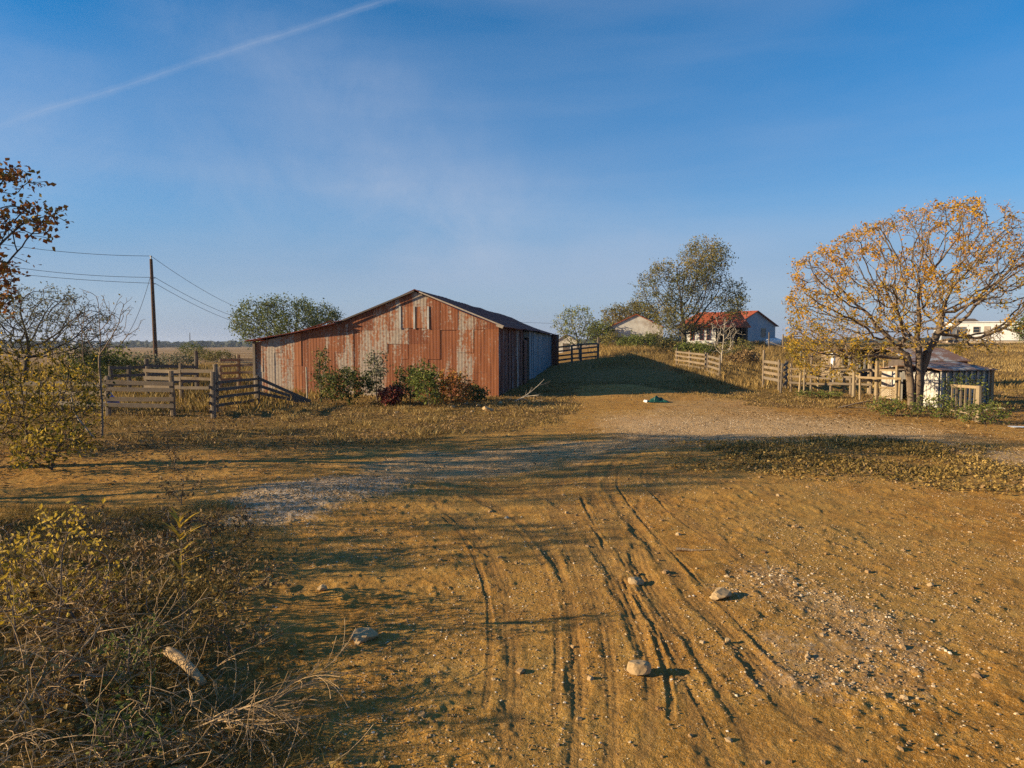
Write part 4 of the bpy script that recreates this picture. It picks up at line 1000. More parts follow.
# white walled wing nearer the tall tree
P1 = at(684, 90); z = float(macro(*P1)); WG = empty('house_wing', (P1[0], P1[1], z), 'white walled cottage with rust red roof left of the dark porch', 'house', rz=-R(16))
gw = 3.9
def wing():
    z0 = -.6; zw = 2.5; V = [(0, 0, z0), (gw, 0, z0), (gw, 0, zw), (0, 0, zw), (0, 5, z0), (gw, 5, z0), (gw, 5, zw), (0, 5, zw)]
    mk('wall', V, np.array([(0, 1, 2, 3), (5, 4, 7, 6), (4, 0, 3, 7), (1, 5, 6, 2)]), M['white_clean'], WG)
    V = [(-.3, -.5, 2.35), (gw + 4.2, -.5, 2.35), (gw + 3.0, 2.6, 4.25), (1.6, 2.6, 4.35), (-.3, 5.5, 2.4), (gw + 4.2, 5.5, 2.4)]
    V += [(a, b_, c + .08) for a, b_, c in V]; Q = [(6, 7, 8, 9), (9, 8, 11, 10), (3, 2, 1, 0), (4, 5, 2, 3), (0, 1, 7, 6), (5, 4, 10, 11)]; T = [(6, 9, 10), (0, 4, 3), (7, 11, 8), (1, 2, 5)]
    Q.append((1, 5, 11, 7)); Q.append((4, 0, 6, 10))
    mk('roof', V, [np.array(Q), np.array(T)], M['tin_red'], WG, {'tone': np.full(12, .75), 'galv': np.full(12, .1)})
    for k, xx in enumerate((1.0, 2.15, 3.0)): window(WG, (xx, 0, 1.45), .38, 1.3, 'y', 'tin_red')
    m = MB(); m.box((gw + 1.9, 4.2, 1.1), (3.8, .1, 3.2)); m.build('porch_shade', M['dark'], WG)  # near-black sheet carrying the shade of the porch in its colour
    for k in range(3):
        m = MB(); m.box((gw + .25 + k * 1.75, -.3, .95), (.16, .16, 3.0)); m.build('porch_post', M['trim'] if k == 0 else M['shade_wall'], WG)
    m = MB(); m.box((gw + 1.2, -.5, .9), (.3, .3, 3.0)); m.build('porch_post', M['wood_tan'], WG)
wing()
# old white barn
P2 = at(609, 98); z = float(macro(*P2)); WB = empty('old_barn', (P2[0], P2[1], z), 'old white board barn with a rust red roof behind the bushes', 'barn', rz=-R(8))
gable_house(WB, 0, 7.4, 11, 2.55, 4.3, M['white'], M['tin_red'], .2)
m = MB(); m.box((2.6, -.05, .55), (3.2, .05, 1.3)); m.build('opening_shade', M['dark'], WB); m = MB(); m.box((5.9, -.05, .8), (1.2, .05, 1.6)); m.build('door', M['shade_wall'], WB)  # first panel is near-black: shade of an opening painted on the solid wall
# pale outbuilding left of the small tree
P3 = at(556, 112); z = float(macro(*P3)); OB = empty('outbuilding', (P3[0], P3[1], z), 'pale weathered outbuilding seen through the small sparse tree', 'shed', rz=-R(10))
gable_house(OB, 0, 3.3, 5, 2.0, 3.0, M['white'], M['tin_grey'], .2); m = MB(); m.box((1.6, -.04, .8), (1, .05, 1.7)); m.build('door', M['shade_wall'], OB)
# white storage tub at the house
p = at(773, 88); z = float(macro(*p)); s = empty('propane_tank', (p[0], p[1], z), 'small white tank in the grass by the blue grey gable', 'tank')
m = MB(); m.tube([(-1.0, 0, .55), (-.9, 0, .55), (-.6, 0, .55), (.6, 0, .55), (.9, 0, .55), (1.0, 0, .55)], [.12, .38, .5, .5, .38, .12], 14); m.build('tank_body', M['galv'], s, smooth=True)
for k in (-.6, .6):
    m = MB(); m.box((k, 0, .05), (.12, .7, .3)); m.build('foot', M['wood_dark'], s)
# long mobile home
p = at(951, 118); z = float(macro(*p)) + .25; s = empty('mobile_home', (p[0], p[1], z), 'long white mobile home on the rise at the right', 'house', rz=-R(20))
m = MB(); m.box((5.8, 2, 1.75), (11.6, 4, 3.0)); m.build('wall', M['white_clean'], s)
m = MB(); m.box((5.8, 2, 3.32), (12.0, 4.4, .14)); m.build('roof', M['white_clean'], s); m = MB(); m.box((5.8, 2.1, 0), (11.4, 3.8, .9)); m.build('skirting', M['trim'], s)
for k, xx in enumerate((1.6, 3.6, 6.6, 9.4)): window(s, (xx, -.0, 2.05), .9, .9, 'y')
m = MB(); m.box((5.1, -.03, 1.55), (.9, .04, 2.1)); m.build('door', M['trim'], s)
# camper trailer
p = at(941, 108); z = float(macro(*p)); s = empty('camper_trailer', (p[0], p[1], z), 'pale blue grey camper trailer in front of the mobile home', 'trailer')
m = MB(); pr = [(0, .5), (.15, 2.2), (.6, 2.6), (3.6, 2.6), (3.9, 2.3), (4.0, .5)]
V = [(x, yy, zz) for yy in (0, 2.2) for x, zz in pr]; mk('body', V, [np.array([(i, (i + 1) % 6, 6 + (i + 1) % 6, 6 + i) for i in range(6)]), np.array([(5, 4, 3, 2, 1, 0), (6, 7, 8, 9, 10, 11)])], M['tin_grey'], s, {'tone': np.full(8, .5), 'galv': np.full(8, .9)})
for xx in (.9, 2.6): window(s, (xx, 0, 1.8), .6, .5)
for xx in (1.5, 2.4):
    m = MB(); m.tube([(xx, -.02, .35), (xx, .2, .35)], .35, 14); m.build('wheel', M['wire'], s)
# brown roofed houses far right
for px, dep, w, hw, hr, rz_, lab in ((958, 230, 15, 3.0, 8.3, 6, 'large house with steep brown shingle roof behind the mobile home'), (995, 250, 24, 3.4, 7.8, -4, 'broad brown roofed house at the far right behind the mobile home')):
    p = at(px, dep); s = empty('house', (p[0], p[1], float(macro(*p))), lab, 'house', rz=R(rz_))
    V = [(0, 0, -.6), (w, 0, -.6), (w, 0, hw), (0, 0, hw), (0, 12, -.6), (w, 12, -.6), (w, 12, hw), (0, 12, hw)]
    mk('wall', V, np.array([(0, 1, 2, 3), (5, 4, 7, 6), (4, 0, 3, 7), (1, 5, 6, 2)]), M['brown_roof'] if px < 970 else M['trim'], s)
    V = [(-.5, -.5, hw), (w + .5, -.5, hw), (w + .5, 12.5, hw), (-.5, 12.5, hw), (w * .3, 6, hr), (w * .7, 6, hr)]
    mk('roof', V, [np.array([(0, 1, 5, 4), (2, 3, 4, 5), (3, 2, 1, 0)]), np.array([(1, 2, 5), (3, 0, 4)])], M['brown_roof'], s)
    V = [(w * .35, -.6, hw + .1), (w * .65, -.6, hw + .1), (w * .5, -.6, hw + 2.6), (w * .5, 4.5, hw + 2.6)]
    mk('gable', V, np.array([(0, 1, 2), (0, 2, 3), (1, 3, 2)]), M['grey_roof'], s)
    for xx in (w * .2, w * .8): window(s, (xx, 0, 1.6), 1.3, 1.3)
# tiny far buildings on the left horizon
for px, dep, w, lab in ((68, 700, 8, 'far pale farm building left of the pole'), (212, 900, 8, 'tiny far white building near the horizon right of the pole'), (93, 720, 6, 'smaller far white farm building left of the pole')):
    p = at(px, dep); s = empty('farm_building', (p[0], p[1], -1.0), lab, 'building'); gable_house(s, 0, w, 9, 3.4, 5.0, M['white_clean'], M['grey_roof'], .3)

# ------------------------------------------------------------------ utility pole and lines
p = at(155.5, 66); s = empty('utility_pole', (p[0], p[1], 0), 'tall dark wooden utility pole standing at the edge of the pasture', 'pole')
top = W(151, 259, 66); H = top[2]; lean = top[0] - p[0]
m = MB(); m.tube([(0, 0, -.2), (lean * .5, 0, H * .5), (lean, 0, H)], [.20, .17, .13], 12); m.build('shaft', M['pole'], s)
m = MB(); m.tube([(lean, 0, H), (lean, 0, H + .22)], .06, 8); m.tube([(lean, 0, H + .2), (lean, 0, H + .3)], .09, 8); m.build('insulator', M['ceramic'], s)
for zz in (H - 1.75, H - 2.3):
    m = MB(); m.tube([(lean + .1, 0, zz), (lean + .34, 0, zz)], .05, 8); m.build('insulator', M['ceramic'], s)
def wire(label, a, b_, sag, r=.022):
    a = np.array(a, float); b_ = np.array(b_, float); n = 40; P = [a + (b_ - a) * t - np.array([0, 0, sag * 4 * t * (1 - t)]) for t in np.linspace(0, 1, n + 1)]
    m = MB(); m.tube(np.array(P) - a, r, 5); o = m.build('power_line', M['wire'], loc=tuple(a)); tag(o, label, 'power line', 'power lines strung from the pole'); return o
T0 = np.array([p[0] + lean, 66, 0]); FL = W(-140, 225, 62); FR = W(292, 322, 150)
wire('highest power line running left from the pole top', T0 + [0, 0, H + .28], FL + [0, 0, 1.0], .9)
wire('middle power line left of the pole', T0 + [.2, 0, H - 1.7], FL + [0, 0, -.9], .9)
wire('lowest power line left of the pole', T0 + [.2, 0, H - 2.25], FL + [0, 0, -2.3], .5)
wire('upper power line falling away to the right of the pole', T0 + [0, 0, H + .28], FR + [0, 0, 1.3], 2.2)
wire('middle power line falling away to the right of the pole', T0 + [.3, 0, H - 1.7], FR + [0, 0, .1], 2.0)
wire('lower power line falling away to the right of the pole', T0 + [.3, 0, H - 2.25], FR + [0, 0, -.9], 2.0)
wire('slack guy wire hanging down left from the pole', T0 + [-.1, 0, H - 1.6], W(128, 334, 61), .5, .02)
wire('thin distant line above the barn roof and the far gate', W(430, 316, 260), W(690, 321, 300), 2.0, .05)
p = at(190, 900); s = empty('lattice_tower', (p[0], p[1], -1), 'faint thin mast on the horizon right of the pole', 'tower')
m = MB(); 
for k in range(3):
    t = 2 * pi * k / 3; m.tube([(1.2 * cos(t), 1.2 * sin(t), 0), (.3 * cos(t), .3 * sin(t), 17)], .14, 4)
for zz in range(0, 16, 2):
    for k in range(3):
        t, t2 = 2 * pi * k / 3, 2 * pi * (k + 1) / 3; ra = 1.2 - .9 * zz / 17; rb = 1.2 - .9 * (zz + 2) / 17; m.tube([(ra * cos(t), ra * sin(t), zz), (rb * cos(t2), rb * sin(t2), zz + 2)], .09, 4)
m.build('mast', M['wire'], s)

# ------------------------------------------------------------------ small things
def rock(label, px, py, size, seed, name='rock', loc=None, mat='rock', group='rocks lying on the yard'):
    r = np.random.default_rng(seed); x, y = G(px, py) if loc is None else loc; z = HZ(x, y)
    import bmesh
    bm = bmesh.new(); bmesh.ops.create_icosphere(bm, subdivisions=3, radius=1)
    V = np.array([v.co for v in bm.verts]); F = np.array([[v.index for v in f.verts] for f in bm.faces]); bm.free()
    for k in range(13):
        n = r.normal(0, 1, 3); n /= np.linalg.norm(n); d = r.uniform(.42, .8); s_ = V @ n; V = V - np.maximum(0, s_ - d)[:, None] * n
    V += r.normal(0, .016, V.shape); V += (vnoise(V[:, 0] * 2 + V[:, 2], V[:, 1] * 2, .5, seed) * .05)[:, None] * V
    V = V * np.array(size) / 2; a = r.uniform(0, 6.3); V = V @ np.array([[cos(a * .0 + .2), -sin(.2), 0], [sin(.2), cos(.2), 0], [0, 0, 1]]).T
    o = mk(name, V, F, M[mat], smooth=False, loc=(x, y, z + size[2] * .22)); tag(o, label, 'rock', group); return o
rock('flat tan rock with a dark shadow in the middle of the wheel tracks', 636, 674, (.24, .20, .17), 1)
rock('pale tan rock half sunk in the dirt right of the wheel tracks', 722, 598, (.30, .26, .13), 2)
rock('small tan rock on the left edge of the deep rut', 636, 583, (.20, .17, .11), 3)
rock('brown rock in the shade left of the wheel tracks', 362, 640, (.30, .24, .16), 4)
rock('small round stone low in the deep rut', 727, 644, (.07, .06, .06), 5)
rock('small yellowish clod of dirt right of centre', 931, 585, (.09, .07, .06), 6)
rock('tan stone at the edge of the shadowed bank left of centre', 321, 592, (.12, .10, .09), 7)
rock('white flat stone in the grass at the right edge', 1016, 428, (.62, .4, .10), 8, mat='galv')
for i, (px, py, sz, lab) in enumerate(((488, 411, .48, 'largest tan rock below the barn corner'), (478, 407, .3, 'second tan rock left of the largest rock at the barn corner'), (466, 405, .28, 'rounded rock below the dark twiggy barn bush'),
        (500, 404, .3, 'rock hard against the barn corner'), (453, 408, .22, 'small rock at the left end of the rock heap by the barn'), (472, 412, .2, 'low stone in front of the rock heap by the barn'), (510, 400, .22, 'small rock beside the broken sticks at the barn corner'), (397, 413, .2, 'lone stone in the grass before the red leaved bush'))):
    rock(lab, px, py, (sz, sz * .7, sz * .6), 30 + i)
# blue jug on the gate
p = g(117, 415); s = empty('plastic_jug', (p[0], p[1] - .36, 0), 'bright blue plastic jug standing against the boards of the left gate', 'jug')
m = MB(); m.tube([(0, 0, .42), (0, 0, .45), (0, 0, .68), (0, 0, .74), (0, 0, .78)], [.10, .14, .14, .08, .05], 12); m.build('jug_body', M['blue'], s, smooth=True)
m = MB(); m.tube([(0, 0, .785), (0, 0, .83)], .05, 10); m.build('cap', M['galv'], s)
m = MB(); m.box((-.02, -.142, .62), (.13, .008, .10)); m.build('label_patch', M['galv'], s)
m = MB(); m.box((.17, 0, .52), (.18, .16, .16)); m.build('spout_box', M['blue'], s)
# crumpled green tarp
x, y = G(658, 402); z = HZ(x, y); n = 26; V = []
for i in range(n + 1):
    for j in range(n + 1):
        a = (i / n - .5) * 2; c = (j / n - .5) * 2; rr = max(abs(a), abs(c)); hh = .26 * max(0, 1 - rr ** 2) * (.55 + .7 * float(vnoise(a * 2, c * 2, .7, 6)))
        V.append((a * .42 + .08 * float(vnoise(c, a, .3, 2)), c * .34, max(.015, hh + .05 * float(vnoise(a, c, .18, 3)) * (rr < .98))))
Q = [(i * (n + 1) + j, (i + 1) * (n + 1) + j, (i + 1) * (n + 1) + j + 1, i * (n + 1) + j + 1) for i in range(n) for j in range(n)]
tag(mk('tarp', V, np.array(Q), M['tarp'], loc=(x, y, z), smooth=True), 'crumpled dark green tarp lying on the drive at the edge of the barn shadow', 'tarp')
rock('small white lump lying against the left end of the green tarp', 646, 402, (.35, .25, .2), 77, mat='galv')

# ------------------------------------------------------------------ dead branches, log, foreground weeds
def limb(mb, p, d, L, r0, depth, r, curl=.25, forks=4, droop=0., spread=.6, zmin=True):
    n = max(4, int(L / .09)); P = [np.array(p, float)]; d = np.array(d, float); d /= np.linalg.norm(d); ax = r.normal(0, 1, 3); ax /= np.linalg.norm(ax)
    D = [d]
    for i in range(n):
        d = d + np.cross(ax, d) * curl / n * 2.2 + r.normal(0, .05, 3) - np.array([0, 0, droop / n]); d /= np.linalg.norm(d)
        q = P[-1] + d * L / n
        if zmin:
            gzv = float(macro(q[0], q[1])) + .02
            if q[2] < gzv: q[2] = gzv; d[2] = abs(d[2]) * .3
        P.append(q); D.append(d)
    rad = np.linspace(r0, max(.0022, r0 * .3), n + 1); mb.tube(P, rad, 5 if r0 > .006 else 4, cap=False)
    if depth > 0:
        for k in range(forks):
            i = int(r.uniform(.15, .92) * n); sd = np.cross(D[i], r.normal(0, 1, 3)); sd /= np.linalg.norm(sd) + 1e-9
            limb(mb, P[i], D[i] + sd * spread * r.uniform(.6, 1.3), L * r.uniform(.35, .65), rad[i] * .6, depth - 1, r, curl * 1.1, forks, droop, spread, zmin)
def dead_branch(label, base, dirn, L, r0, seed, depth=2, forks=5, mat='bark_tan', curl=.4, droop=.1, spread=.6, name='dead_branch'):
    r = np.random.default_rng(seed); m = MB(); b_ = np.array(base, float); limb(m, b_, dirn, L, r0, depth, r, curl, forks, droop, spread)
    m.V = [v - b_ for v in m.V]; o = m.build(name, M[mat], loc=tuple(b_), smooth=True); tag(o, label, 'branch', 'dead branches lying on the ground'); return o
def gp(px, py, dz=.03): x, y = G(px, py); return (x, y, HZ(x, y) + dz)
dead_branch('fan shaped pale dead branch sweeping up right at the bottom', gp(215, 740), (.75, .45, .30), .80, .009, 1, 2, 7, spread=.35, curl=.2)
dead_branch('dead branch with drooping twigs under the fan shaped one', gp(190, 735), (.9, .0, .25), .75, .008, 2, 2, 7, spread=.4, curl=.3, droop=.5)
dead_branch('dead branch trailing to the bottom edge right of the weeds', gp(200, 725), (.8, -.35, .25), .75, .008, 3, 2, 7, spread=.4, curl=.3, droop=.4)
dead_branch('arching bare branch curving through the left brush', gp(40, 700), (.5, .5, .8), 1.1, .011, 4, 2, 5, curl=.9, droop=.8)
dead_branch('long bare branch looping at the bottom left corner', gp(10, 740), (.4, .3, .8), 1.1, .012, 5, 2, 5, curl=1.1, droop=1.0)
dead_branch('tangled branch reaching right from the left edge', gp(-20, 660), (1, .1, .5), 1.2, .011, 6, 2, 5, curl=.8, droop=.7)
dead_branch('grey branch rising out of the tangle near the left edge', gp(20, 630), (.6, .2, .7), 1.1, .010, 7, 2, 5, curl=.6, droop=.6)
dead_branch('twisted branch in the middle of the left brush', gp(90, 720), (-.3, .3, .8), .9, .009, 8, 2, 6, curl=1.0, droop=.9)
dead_branch('thin upright bare branch left of the log', gp(120, 690), (.25, .2, .9), .75, .007, 9, 2, 4, curl=.4, droop=.1)
dead_branch('dark slanting branch above the yellow weeds', gp(85, 640), (-.6, .2, .7), 1.0, .011, 10, 1, 4, 'bark_dark', curl=.3, droop=.0)
dead_branch('low branch spreading along the bottom edge', gp(60, 768), (.8, .1, .4), .9, .009, 11, 2, 6, curl=.9, droop=.8)
dead_branch('forked bare branch beside the log', gp(205, 680), (.55, .3, .6), .6, .006, 12, 1, 5, curl=.5, droop=.1)
dead_branch('pale sticks lying at the barn corner', gp(515, 402), (.8, .1, .35), 1.6, .03, 13, 2, 4, 'bark_pale', curl=.4, droop=.2)
dead_branch('curved pale branch lying before the short slatted fence', gp(966, 414), (.8, -.4, .1), 1.7, .035, 14, 0, 0, 'bark_pale', curl=.8, droop=.3)
dead_branch('dead limbs lying in the grass before the rail fence', gp(838, 408), (.9, -.1, .12), 2.2, .035, 15, 2, 3, 'bark', curl=.4, droop=.1)
dead_branch('short tan stick lying in the dirt right of the tracks', gp(676, 552), (1, -.12, .0), .45, .022, 16, 0, 0, 'bark_tan', curl=.05, droop=.1)
# log
a = gp(168, 664, .10); c = gp(203, 690, .05); m = MB(); a = np.array(a); c = np.array(c); P = [a + (c - a) * t + [0, 0, .03 * sin(pi * t)] for t in np.linspace(0, 1, 8)]
m.tube(np.array(P) - a, [.034, .040, .041, .038, .036, .036, .032, .030], 10); tag(m.build('log', M['bark_tan'], loc=tuple(a), smooth=True), 'short thick tan log lying in the left brush', 'log')
# twigs stuff
m = MB(); r = np.random.default_rng(77)
for k in range(520):
    px = r.uniform(-60, 330); py = r.uniform(600, 790)
    if px > 110 + (py - 560) * .9: continue
    x, y = G(px, py, .1); z = HZ(x, y) + r.uniform(0, .3) * (px < 200)
    d = r.normal(0, 1, 3); d[2] = abs(d[2]) * .35; limb(m, (x, y, z), d, r.uniform(.15, .6), r.uniform(.0018, .0042), 1 if k % 3 == 0 else 0, r, r.uniform(.3, 1.2), 3, .3, .6)
tag(m.build('twigs', M['bark_tan'], smooth=True), 'tangle of thin dry twigs covering the bottom left ground', 'twigs', kind='stuff')

# weeds and bushes in the foreground, left
fg = [(60, 640, .55, 1.15, 'yellow', 'spindly bush with small bright yellow green leaves at left', 150, 4, .045, 'bright'),
      (18, 640, .5, .9, 'yellow', 'small yellow leaved weed at the left edge of the brush', 90, 4, .045, 'bright'),
      (182, 505, .40, .62, 'brownleaf', 'small dry brown weed standing on the shaded track', 70, 4, .06, None),
      (215, 560, .55, .62, 'brownleaf', 'brown seeded weed at the right of the left brush', 130, 6, .05, None),
      (160, 565, .8, .6, 'brownleaf', 'wide dead brown weed behind the palm leaved sapling', 170, 6, .05, None),
      (245, 600, .45, .45, 'brownleaf', 'low brown weed at the foot of the gravel heap', 90, 6, .045, None),
      (130, 610, .6, .7, 'brownleaf', 'brown weed left of the palm leaved sapling', 120, 6, .05, None),
      (185, 640, .5, .55, 'grass', 'dull olive weed around the sapling foot', 110, 6, .05, None),
      (130, 700, .28, .5, 'green', 'feathery green weed left of the log', 90, 8, .035, None),
      (135, 760, .35, .4, 'green', 'feathery green weed at the bottom edge', 90, 8, .035, None),
      (20, 570, .6, .5, 'brownleaf', 'brown weed at the left edge behind the yellow bush', 110, 6, .05, None),
      (100, 540, .7, .45, 'brownleaf', 'low brown brush behind the spindly yellow bush', 110, 6, .05, None),
      (235, 655, .4, .4, 'brownleaf', 'dry brown weed in the shade right of the sapling', 80, 6, .045, None),
      (50, 720, .6, .5, 'grass', 'dark weed under the looping branches', 100, 6, .05, None),
      (175, 470, .35, .5, 'brownleaf', 'tiny dry weed behind the shaded track', 50, 4, .06, None)]
for i, (px, py, rx, rz, mt, lab, n, per, ls, tn) in enumerate(fg):
    shrub(lab, gz(px, py), (rx, rx * .8, rz * .85), int(n * .6), mt, 400 + i, 'weed', lsize=ls, per=max(3, int(per * .75)), tip=.002, rootr=.009, step=.055, maxcnt=3, barkm='bark', spread=.03,
          tonef=(lambda C, r: np.clip(.62 + .25 * C[:, 2] + r.normal(0, .2, len(C)), 0, 1)) if tn else None)
# palm leaved sapling
b = gz(183, 640); s = empty('strappy_sapling', tuple(b), 'single upright sapling with long narrow yellow green leaves', 'plant')
m = MB(); Hs = 1.05; m.tube([(0, 0, -.05), (.01, 0, Hs * .5), (0, .02, Hs)], [.007, .005, .003], 6); m.build('stem', M['bark'], s)
LVs = []; r = np.random.default_rng(5)
for k in range(34):
    zb = Hs * r.uniform(.45, 1.0); t = r.uniform(0, 2 * pi); up = .5 + .7 * (zb / Hs - .45); L_ = r.uniform(.16, .30); w = .011
    d = np.array([cos(t), sin(t), up]); d /= np.linalg.norm(d); sdv = np.array([-sin(t), cos(t), 0]); p0 = np.array([0, 0, zb]); p = p0
    pts_ = []
    for i in range(5):
        f = i / 4; pts_.append(p0 + d * L_ * f - np.array([0, 0, .12 * f * f * L_ / .25 * .5])); 
    for i in range(4):
        wa = w * (1 - abs(i / 4 - .3)); wb = w * (1 - abs((i + 1) / 4 - .3)) * (0.15 if i == 3 else 1)
        LVs += [pts_[i] - sdv * wa, pts_[i] + sdv * wa, pts_[i + 1] + sdv * wb, pts_[i + 1] - sdv * wb]
mk('leaves', np.array(LVs), np.arange(len(LVs)).reshape(-1, 4), M['yellow'], s, {'tone': np.full(len(LVs) // 4, .8)})

# ------------------------------------------------------------------ ground cover (stuff)
def blades(name, X, Y, hgt, wid, lean, mat, tone, label, seed, seg=True):
    r = np.random.default_rng(seed); n = len(X); Z = height(X, Y); t = r.uniform(0, 2 * pi, n); a = r.uniform(0, 2 * pi, n)
    h = hgt * r.uniform(.5, 1.3, n); w = wid * r.uniform(.6, 1.3, n); ln = lean * r.uniform(.3, 1.4, n) * h
    b_ = np.stack([X, Y, Z - .01], 1); s_ = np.stack([np.cos(t), np.sin(t), t * 0], 1) * w[:, None] / 2
    dl = np.stack([np.cos(a), np.sin(a), a * 0], 1) * ln[:, None]
    m1 = b_ + dl * .35 + np.stack([0 * h, 0 * h, h * .6], 1); tp = b_ + dl + np.stack([0 * h, 0 * h, h], 1)
    V = np.stack([b_ - s_, b_ + s_, m1 + s_ * .8, m1 - s_ * .8, tp + s_ * .12, tp - s_ * .12], 1).reshape(-1, 3)
    k = np.arange(n)[:, None] * 6; Q = np.concatenate([k + np.array([[0, 1, 2, 3]]), k + np.array([[3, 2, 4, 5]])], 1).reshape(-1, 4)
    o = mk(name, V, Q, M[mat], None, {'tone': np.repeat(np.clip(tone, 0, 1), 2)}); tag(o, label, 'grass', kind='stuff')
def scatter(n, xr, yr, dens, seed):
    r = np.random.default_rng(seed); out = []; tot = 0
    while tot < n:
        x = r.uniform(*xr, n * 2); y = r.uniform(*yr, n * 2); vis = np.abs(x) < y * .82 + 2.5
        x, y = x[vis], y[vis]; k = r.random(len(x)) < dens(x, y); out.append(np.stack([x[k], y[k]], 1)); tot += k.sum()
        if len(out) > 12: break
    P = np.vstack(out)[:n]; return P[:, 0], P[:, 1]
def barn_free(x, y):
    a = -R(7.2); dx = x + .7; dy = y - 32.4; u_ = dx * cos(-a) - dy * sin(-a); v = dx * sin(-a) + dy * cos(-a)
    return ~((u_ > -11.9) & (u_ < .05) & (v > -.05) & (v < 36.1))
# tall dry grass right of the lane, behind the gates and corral
def d1(x, y):
    br = x / y; lane = sst(.10, .14, br) * sst(54, 62, y + 20 * sst(.22, .26, br)) + sst(.335, .36, br) * sst(38, 41, y) + sst(.26, .30, br) * sst(44, 48, y)
    return np.clip(lane, 0, 1) * (fbm(x, y, 2.2, 3, 91) * 1.1 + .5) * barn_free(x, y)
X, Y = scatter(60000, (2, 75), (38, 100), d1, 1); tn = .38 + .5 * fbm(X, Y, 2.5, 3, 7) + rng.normal(0, .22, len(X))
blades('dry_grass', X, Y, .50 - .27 * sst(.36, .5, X / Y), .04, .6, 'straw', tn, 'tall dry golden grass on the rise below the houses', 11)
# behind the left fence
def d2(x, y): return (x < -8.5 * 1) * barn_free(x, y) * (fbm(x, y, 3, 3, 92) * .7 + .5) * sst(23, 26, y)
X, Y = scatter(26000, (-60, -8), (23, 75), d2, 2); tn = .42 + .35 * fbm(X, Y, 4, 2, 8) + rng.normal(0, .18, len(X))
blades('dry_grass', X, Y, .38, .045, .5, 'grass', tn, 'rough mixed grass behind the left fences', 12)
# short dry growth over the yard margins
def d3(x, y):
    g_, gr, pt = zones(x, y); return gr * (fbm(x, y, 1.2, 3, 93) * .9 + .42) * (g_ < .3) * barn_free(x, y)
X, Y = scatter(60000, (-30, 30), (9, 44), d3, 3); tn = .45 + .4 * fbm(X, Y, 2, 2, 9) + rng.normal(0, .2, len(X))
blades('dry_grass', X, Y, .075, .022, 1.0, 'grass', tn, 'short patchy grass round the edges of the dirt yard', 13)
def d3b(x, y):
    g_, gr, pt = zones(x, y); return gr * sst(.2, .5, fbm(x, y, .8, 3, 94)) * (g_ < .3) * barn_free(x, y)
X, Y = scatter(16000, (-26, 26), (9, 40), d3b, 4)
blades('dry_grass', X, Y, .15, .022, .8, 'straw', .5 + rng.normal(0, .25, len(X)), 'scattered taller straw tufts along the yard edges', 14)
# foreground left growth
def d4(x, y):
    return sst(-1.0, -2.8, x + .45 * (y - 5) + .9 * fbm(x, y, 1.0, 3, 95)) * (y < 10.5) * (fbm(x, y, .5, 2, 96) * .8 + .45)
X, Y = scatter(30000, (-9, 0), (3, 10.5), d4, 5)
blades('dry_grass', X, Y, .11, .006, 1.2, 'grass', .35 + .3 * fbm(X, Y, 1, 2, 6) + rng.normal(0, .2, len(X)), 'thin grass and weeds under the brush at bottom left', 15)
def litter(name, X, Y, size, mat, tone, label, seed, up=.02, flat=.75):
    C = np.stack([X, Y, height(X, Y) + np.random.default_rng(seed).uniform(0, up, len(X))], 1)
    V, Q = leaf_mesh(C, np.full(len(X), size), .7, seed, flat=flat); tag(mk(name, V, Q, M[mat], None, {'tone': np.clip(tone, 0, 1)}), label, 'ground cover', kind='stuff')
def d5(x, y):
    g_, gr, pt = zones(x, y); return np.clip(gr * .8 * (y < 10.5) + pt, 0, 1) * (fbm(x, y, .7, 3, 97) * .9 + .5)
X, Y = scatter(34000, (-9, 20), (3, 20), d5, 6)
litter('low_weeds', X, Y, .06, 'grass', .5 + .4 * fbm(X, Y, 1.0, 2, 61) + rng.normal(0, .2, len(X)), 'flat leafy weeds in the oval patch and under the brush', 16, .05, .55)
def d6(x, y):
    t = np.exp(-(((x - 14.5) / 5.5) ** 2 + ((y - 24) / 3.5) ** 2)) + np.exp(-(((x + 11) / 3.5) ** 2 + ((y - 15) / 3) ** 2)) + .06 * (y > 14); return t * (fbm(x, y, 1, 3, 98) * .6 + .6)
X, Y = scatter(14000, (-24, 24), (9, 32), d6, 7)
litter('fallen_leaves', X, Y, .085, 'brownleaf', .55 + rng.normal(0, .25, len(X)), 'fallen brown and tan leaves scattered over the grass', 17, .02, .8)
def d7(x, y):
    g_, gr, pt = zones(x, y); return np.clip(gr, 0, 1) * (fbm(x, y, .9, 3, 99) * 1.1 + .45) * barn_free(x, y) * (g_ < .35)
X, Y = scatter(46000, (-28, 26), (10, 36), d7, 8)
litter('fallen_leaves', X, Y, .07, 'brownleaf', .62 + .4 * fbm(X, Y, 1.2, 2, 62) + rng.normal(0, .25, len(X)), 'brown leaf debris and broken stalks over the rough ground before the barn', 18, .05, .5)
